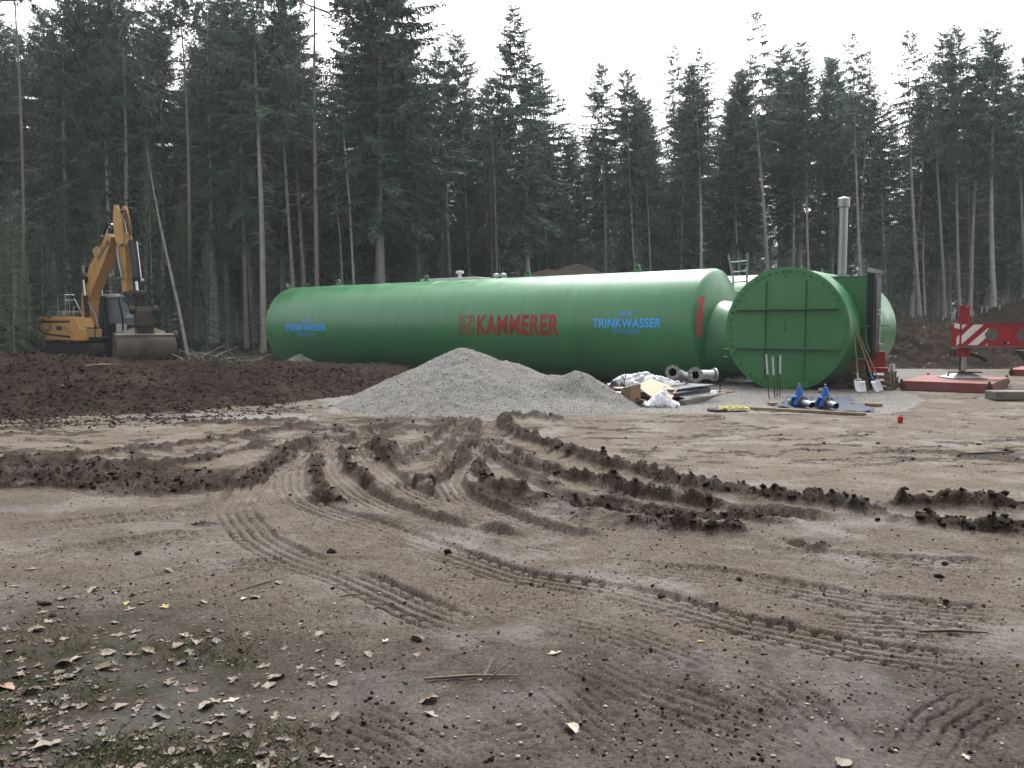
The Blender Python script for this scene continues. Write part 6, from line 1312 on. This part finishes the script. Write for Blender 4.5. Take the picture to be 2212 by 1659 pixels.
def shovel(label, tpx, tpy, bpx, bpy, Yb, blade, collar):
    b = pxd(bpx, bpy, Yb); b.z = gz(b.x, b.y) + .02; tp = pxd(tpx, tpy, 19.95); t = empty('shovel' if blade else 'broom_handle', label, 'shovel' if blade else 'handle', b, 0, 'tools leaning on the green chamber'); d = tp - b; L = d.length; d.normalize()
    s0 = .30 if blade else 0
    sd_ = d.cross(Vector((0, 1, 0))).normalized()
    MB().tube([d * s0, d * (s0 + L * .3) + Vector((.008, 0, 0)), d * L], [.017, .016, .015], 8).build('handle', M['handle'], t, smooth=60)
    if blade:
        MB().tube([d * .20, d * (s0 + .16)], [.022, .020], 8).build('socket', M[collar], t, smooth=60)
        nx = 9; ny = 8; P = []; W = blade; fr = Vector((0, -1, 0)); fr = (fr - d * fr.dot(d)).normalized(); sd2 = d.cross(fr)
        for j in range(ny):
            v = j / (ny - 1)
            for i in range(nx):
                u = -1 + 2 * i / (nx - 1); wv = W * (1.0 if v < .75 else 1 - .25 * (v - .75) / .25 * abs(u) ** 2)
                P.append(d * (.24 - .30 * v) + sd2 * (u * wv / 2) + fr * (.045 * abs(u) ** 2 + .05 * v * v + .01) + Vector((0, -.02, .02)))
        fs = [(j * nx + i, j * nx + i + 1, (j + 1) * nx + i + 1, (j + 1) * nx + i) for j in range(ny - 1) for i in range(nx - 1)]
        o = MB().add(P, fs).build('blade', M['stainless'], t, smooth=60); s_ = o.modifiers.new('s', 'SOLIDIFY'); s_.thickness = .003
shovel('wide shovel with a silver blade, left of the leaning tools', 1843, 706, 1856, 843, 19.35, .26, 'steel')
shovel('narrow spade with a silver blade and blue collar, middle of the leaning tools', 1845, 708, 1895, 842, 19.3, .20, 'blue')
shovel('long bare wooden handle, right of the leaning tools', 1847, 705, 1908, 841, 19.4, 0, '')
st_ = blob('stone', 'single pale fist sized stone at the foot of the round green plate', 'stone', (0, 0, 0), (.09, .07, .06), M['pebble'], 3, .25, 2); q_ = pxg(1774, 848, .1); st_.location = (q_.x, q_.y, gz(q_.x, q_.y) + .05)
# white tubes on young plants at the wood edge
for k, (px, py) in enumerate([(2057, 674), (2062, 673), (2098, 661), (2088, 658), (2121, 662), (2132, 661), (2160, 658), (2038, 683), (2103, 672)]):
    Y = 41; p = pxd(px, py, Y); z = gz(p.x, Y); o = MB().cyl((0, 0, 0), (0, 0, max(.30, p.z - z)), .03, n=8).build('plant_tube', M['seedling'], None, loc=(p.x, Y, z), smooth=50); tag(o, 'white plastic plant tube standing in the dry grass at the wood edge', 'plant tube', 'white plant tubes at the wood edge')
# brush: broken branches left of the excavator and by the dead birch
def brush(label, cx, cy, rx, ry, n, seed, m, hmax=.5, rad=.03):
    r_ = random.Random(seed); mb = MB()
    for k in range(n):
        x = cx + r_.uniform(-rx, rx); y = cy + r_.uniform(-ry, ry); z = gz(x, y) + r_.uniform(0, hmax) * (1 - abs(x - cx) / rx * .6); a = r_.random() * 6.28; L = r_.uniform(.4, 1.5); e_ = r_.uniform(-.1, .5)
        d = Vector((math.cos(a), math.sin(a), e_)); mb.tube([(x, y, z), Vector((x, y, z)) + d * L * .5 + Vector((0, 0, r_.uniform(-.05, .1))), Vector((x, y, z)) + d * L], [rad, rad * .8, rad * .4], 5)
    tag(mb.build('branches', m, None, smooth=60), label, 'branches', None, 'stuff')
brush('tangle of roots and branches behind the excavator tail', -24.5, 39, 3.2, 1.2, 70, 1, M['oldwood'], 1.5, .05)
brush('pale broken branches between the dead birch and the long tank', -12.3, 34.5, 1.3, .8, 26, 2, M['barkbirch'], .25, .03)
for k, (px, py, L, a, r, lab) in enumerate([(2030 / 2 + 6, 1464, .42, .06, .008, 'pale forked stick lying on the wet mud in the lower middle'), (570, 1264, .38, .9, .005, 'thin straight twig standing out on the mud at the middle left'), (755, 1292, .12, .35, .007, 'short pale stick on the wet mud, middle left'),
        (2130, 983, .75, .15, .012, 'dark branching twig on the pale dirt at the right'), (2060, 1363, .35, -.08, .009, 'dark twig pressed into the wheel tracks at the lower right'), (505, 790, .7, .7, .04, 'pale piece of wood on the dark mound below the bucket'), (140, 835, .5, -.9, .018, 'thin stick standing out of the dark mound')]):
    p = pxg(px, py) if py > 900 else (Vector((-9.7, 19.6, 0)) if k == 5 else Vector((-9.2, 16.9, 0))); z = gz(p.x, p.y) if py > 900 else gz(p.x, p.y) + float(mound_h(np.array([p.x]), np.array([p.y]))[0]) - .02
    mb = MB(); d = Vector((math.cos(a), math.sin(a), 0)); z_ = Vector((0, 0, r)); mb.tube([-d * L / 2 + z_, Vector((0, .01, r * 1.5)), d * L / 2 + z_ * 1.5], [r * .7, r, r * .4], 6)
    if k in (0, 3): mb.tube([d * .05 + z_, d * .05 + Vector((.12 * L, .35 * L, .05 + r))], [r * .7, r * .3], 5); mb.tube([d * .2 * L + z_, d * .3 * L + Vector((.1 * L, .1 * L, .06))], [r * .6, r * .3], 5)
    tag(mb.build('stick', M['twig'] if k in (3, 4) else M['oldwood'], None, loc=(p.x, p.y, z), smooth=60), lab, 'stick')

# ------------------------------------------------------------------ fallen leaves, each one lying on its own
def leafmat(name, c): return mat(name, c, .5, var=.22, vscale=14, dirt=tuple(x * .35 for x in c), dscale=20, damt=.25)
LM = {'pale': leafmat('pale_dry_leaf', (.31, .26, .20)), 'tan': leafmat('tan_leaf', (.20, .15, .105)), 'brown': leafmat('brown_leaf', (.13, .088, .060)), 'grey': leafmat('wet_grey_leaf', (.15, .132, .118)), 'yellow': leafmat('yellow_leaf', (.50, .40, .10)), 'cream': leafmat('cream_leaf', (.55, .50, .38)), 'pink': leafmat('pinkish_leaf', (.42, .25, .17))}
def leaf_mesh(seed, lobed, curl):
    r_ = random.Random(seed); n = 11; L = 1.0; rows_ = []
    for i in range(n + 1):
        t = i / n; w_ = .30 * math.sin(PI * min(1, t * .96 + .04)) ** .7 * (1 + .0 * t)
        if lobed: w_ *= .72 + .42 * math.sin(t * PI * 4.2 + .6 + .4 * r_.random())
        else: w_ *= 1.15
        w_ = max(w_, .012); rows_.append((t - .5, w_ * r_.uniform(.85, 1.15), w_ * r_.uniform(.85, 1.15)))
    V = []; kx = r_.uniform(-.25, .4) * curl; ky = r_.uniform(.3, 1.0) * curl; tw = r_.uniform(-.4, .4) * curl
    for (x, a, b) in rows_:
        for y in (-a, -a * .5, 0, b * .5, b):
            z = ky * (y * y) * 1.6 + kx * x * x + tw * x * y * 1.6 + .03 * r_.uniform(-1, 1) * curl + (.02 if y else 0); V.append((x, y, z))
    F = [(i * 5 + k, i * 5 + k + 1, (i + 1) * 5 + k + 1, (i + 1) * 5 + k) for i in range(n) for k in range(4)]
    k = len(V); V += [(-.5, -.008, .0), (-.5, .008, .0), (-.68, .01, .03), (-.68, -.004, .03)]; F.append((k, k + 1, k + 2, k + 3))
    zmin = min(v[2] for v in V); me = D.meshes.new('fallen_leaf'); me.from_pydata([(x, y, z - zmin) for x, y, z in V], [], F); me.polygons.foreach_set('use_smooth', [True] * len(me.polygons)); return me
LV = [(leaf_mesh(i, i % 3 != 2, [.35, .7, 1.25][i % 3 if i < 6 else 1]), i) for i in range(9)]
LMESH = {}
def leaf_of(i, c):
    if (i, c) not in LMESH: me = LV[i][0].copy(); me.materials.append(LM[c]); LMESH[(i, c)] = me
    return LMESH[(i, c)]
rl = random.Random(12)
def put_leaf(px, py, size, c, label, group, i=None):
    p = pxg(px, py); z = gz(p.x, p.y); o = D.objects.new('fallen_leaf', leaf_of(rl.randrange(9) if i is None else i, c)); COL.objects.link(o); o.location = (p.x, p.y, z + .002); o.scale = (size, size, size); o.rotation_euler = (rl.uniform(-.22, .22), rl.uniform(-.22, .22), rl.uniform(0, 6.28)); tag(o, label, 'leaf', group)
UNI = [(357, 1314, .085, 'yellow', 'larger of two yellow leaves on the mud at the left'), (275, 1306, .065, 'yellow', 'smaller of two yellow leaves on the mud at the left'), (1197, 1411, .075, 'cream', 'pale cream leaf alone on the pebbly mud in the middle'), (1232, 1570, .08, 'cream', 'greenish cream leaf alone near the bottom middle'),
       (1516, 1377, .055, 'yellow', 'faint yellow leaf alone on the wet mud right of the middle'), (1823, 1645, .08, 'pale', 'pale leaf alone on the mud at the bottom right'), (2086, 1626, .05, 'cream', 'small pale leaf near the bottom right corner'), (930, 1538, .075, 'pale', 'pale ragged leaf beneath a brown one, right of the litter'), (925, 1508, .09, 'tan', 'brown folded leaf above the pale ragged one, right of the litter'),
       (500, 1510, .07, 'cream', 'whitest oval leaf in the middle of the litter'), (95, 1612, .12, 'pale', 'largest pale leaf at the lower left, standing curled'), (10, 1482, .10, 'pink', 'pinkish leaf cut by the left edge'), (832, 1379, .055, 'cream', 'small white leaf on the mud above the litter'), (735, 1428, .085, 'tan', 'tan upright curled leaf right of the litter'), (528, 1295, .05, 'cream', 'small white leaf beside the thin twig'), (700, 1632, .07, 'pale', 'star shaped pale leaf at the bottom, right of the litter')]
for px, py, s_, c, lab in UNI: put_leaf(px, py, s_, c, lab, 'fallen leaves on the mud')
MID = [(140, 45), (25, 295), (90, 430), (160, 460), (190, 605), (450, 465), (470, 405), (560, 410), (645, 395), (580, 315), (515, 325), (165, 305), (210, 275), (730, 45), (1100, 165), (885, 192), (565, 222), (775, 370), (820, 390), (850, 355), (800, 325), (1065, 320), (1230, 370), (1135, 450), (1295, 450), (1350, 460), (1370, 490), (1345, 525), (1110, 530), (1160, 530), (1195, 500), (1010, 515), (730, 525), (930, 605), (1050, 655), (910, 685), (1190, 670), (680, 695), (890, 630), (1230, 765), (1450, 675), (765, 810), (950, 785), (1040, 865), (600, 885), (1140, 885), (960, 895), (850, 890), (1470, 435), (1590, 390), (1800, 330), (1860, 255), (1805, 395), (830, 555), (705, 665), (1205, 100), (500, 145), (405, 145), (290, 130), (60, 120), (245, 500), (330, 430), (300, 500), (420, 540), (280, 450), (520, 625), (345, 470), (75, 500), (140, 560), (470, 770), (440, 740), (150, 735)]
GL = {'pale': 'pale dry leaf lying in the leaf litter at the lower left', 'tan': 'tan leaf lying in the leaf litter at the lower left', 'brown': 'dark brown leaf lying in the leaf litter at the lower left', 'grey': 'wet grey leaf lying in the leaf litter at the lower left'}
for cx_, cy_ in MID:
    c = rl.choice(['pale', 'pale', 'tan', 'tan', 'grey']); put_leaf(cx_ * .5, 1210 + cy_ * .5, rl.uniform(.055, .09), c, GL[c], 'leaf litter: ' + c)
nl = 0
while nl < 165:
    px, py = rl.uniform(-40, 760), rl.uniform(1270, 1690); dn = max(0, 1 - px / 800) * min(1, (py - 1230) / 250)
    if rl.random() < dn: c = rl.choice(['pale', 'tan', 'tan', 'brown', 'brown', 'grey']); put_leaf(px, py, rl.uniform(.03, .07), c, GL[c], 'leaf litter: ' + c); nl += 1
# crumbled leaf bits nobody could count
P = scatter(900, 2.2, 6.0, lambda x, y, m: np.clip(m['litter'] * .8 + .015, 0, 1), 31); S = .005 + .012 * np.random.RandomState(3).rand(len(P)); P[:, 2] += .002
lumps('leaf_bits', 'crumbled bits of brown leaves between the fallen leaves', 'leaf bits', P, S, LM['brown'], 33, .12)
# ------------------------------------------------------------------ thin wet air over the clearing
hm = D.materials.new('haze'); hm.use_nodes = True; t = hm.node_tree; t.nodes.clear()
pv = t.nodes.new('ShaderNodeVolumePrincipled'); pv.inputs['Color'].default_value = (.86, .92, 1.0, 1); pv.inputs['Density'].default_value = .0004; pv.inputs['Anisotropy'].default_value = .25
ho = t.nodes.new('ShaderNodeOutputMaterial'); t.links.new(pv.outputs[0], ho.inputs['Volume'])
hz = MB().box((0, 45, 14), (760, 420, 34)).build('haze', hm); tag(hz, kind='stuff'); hz.display_type = 'WIRE'
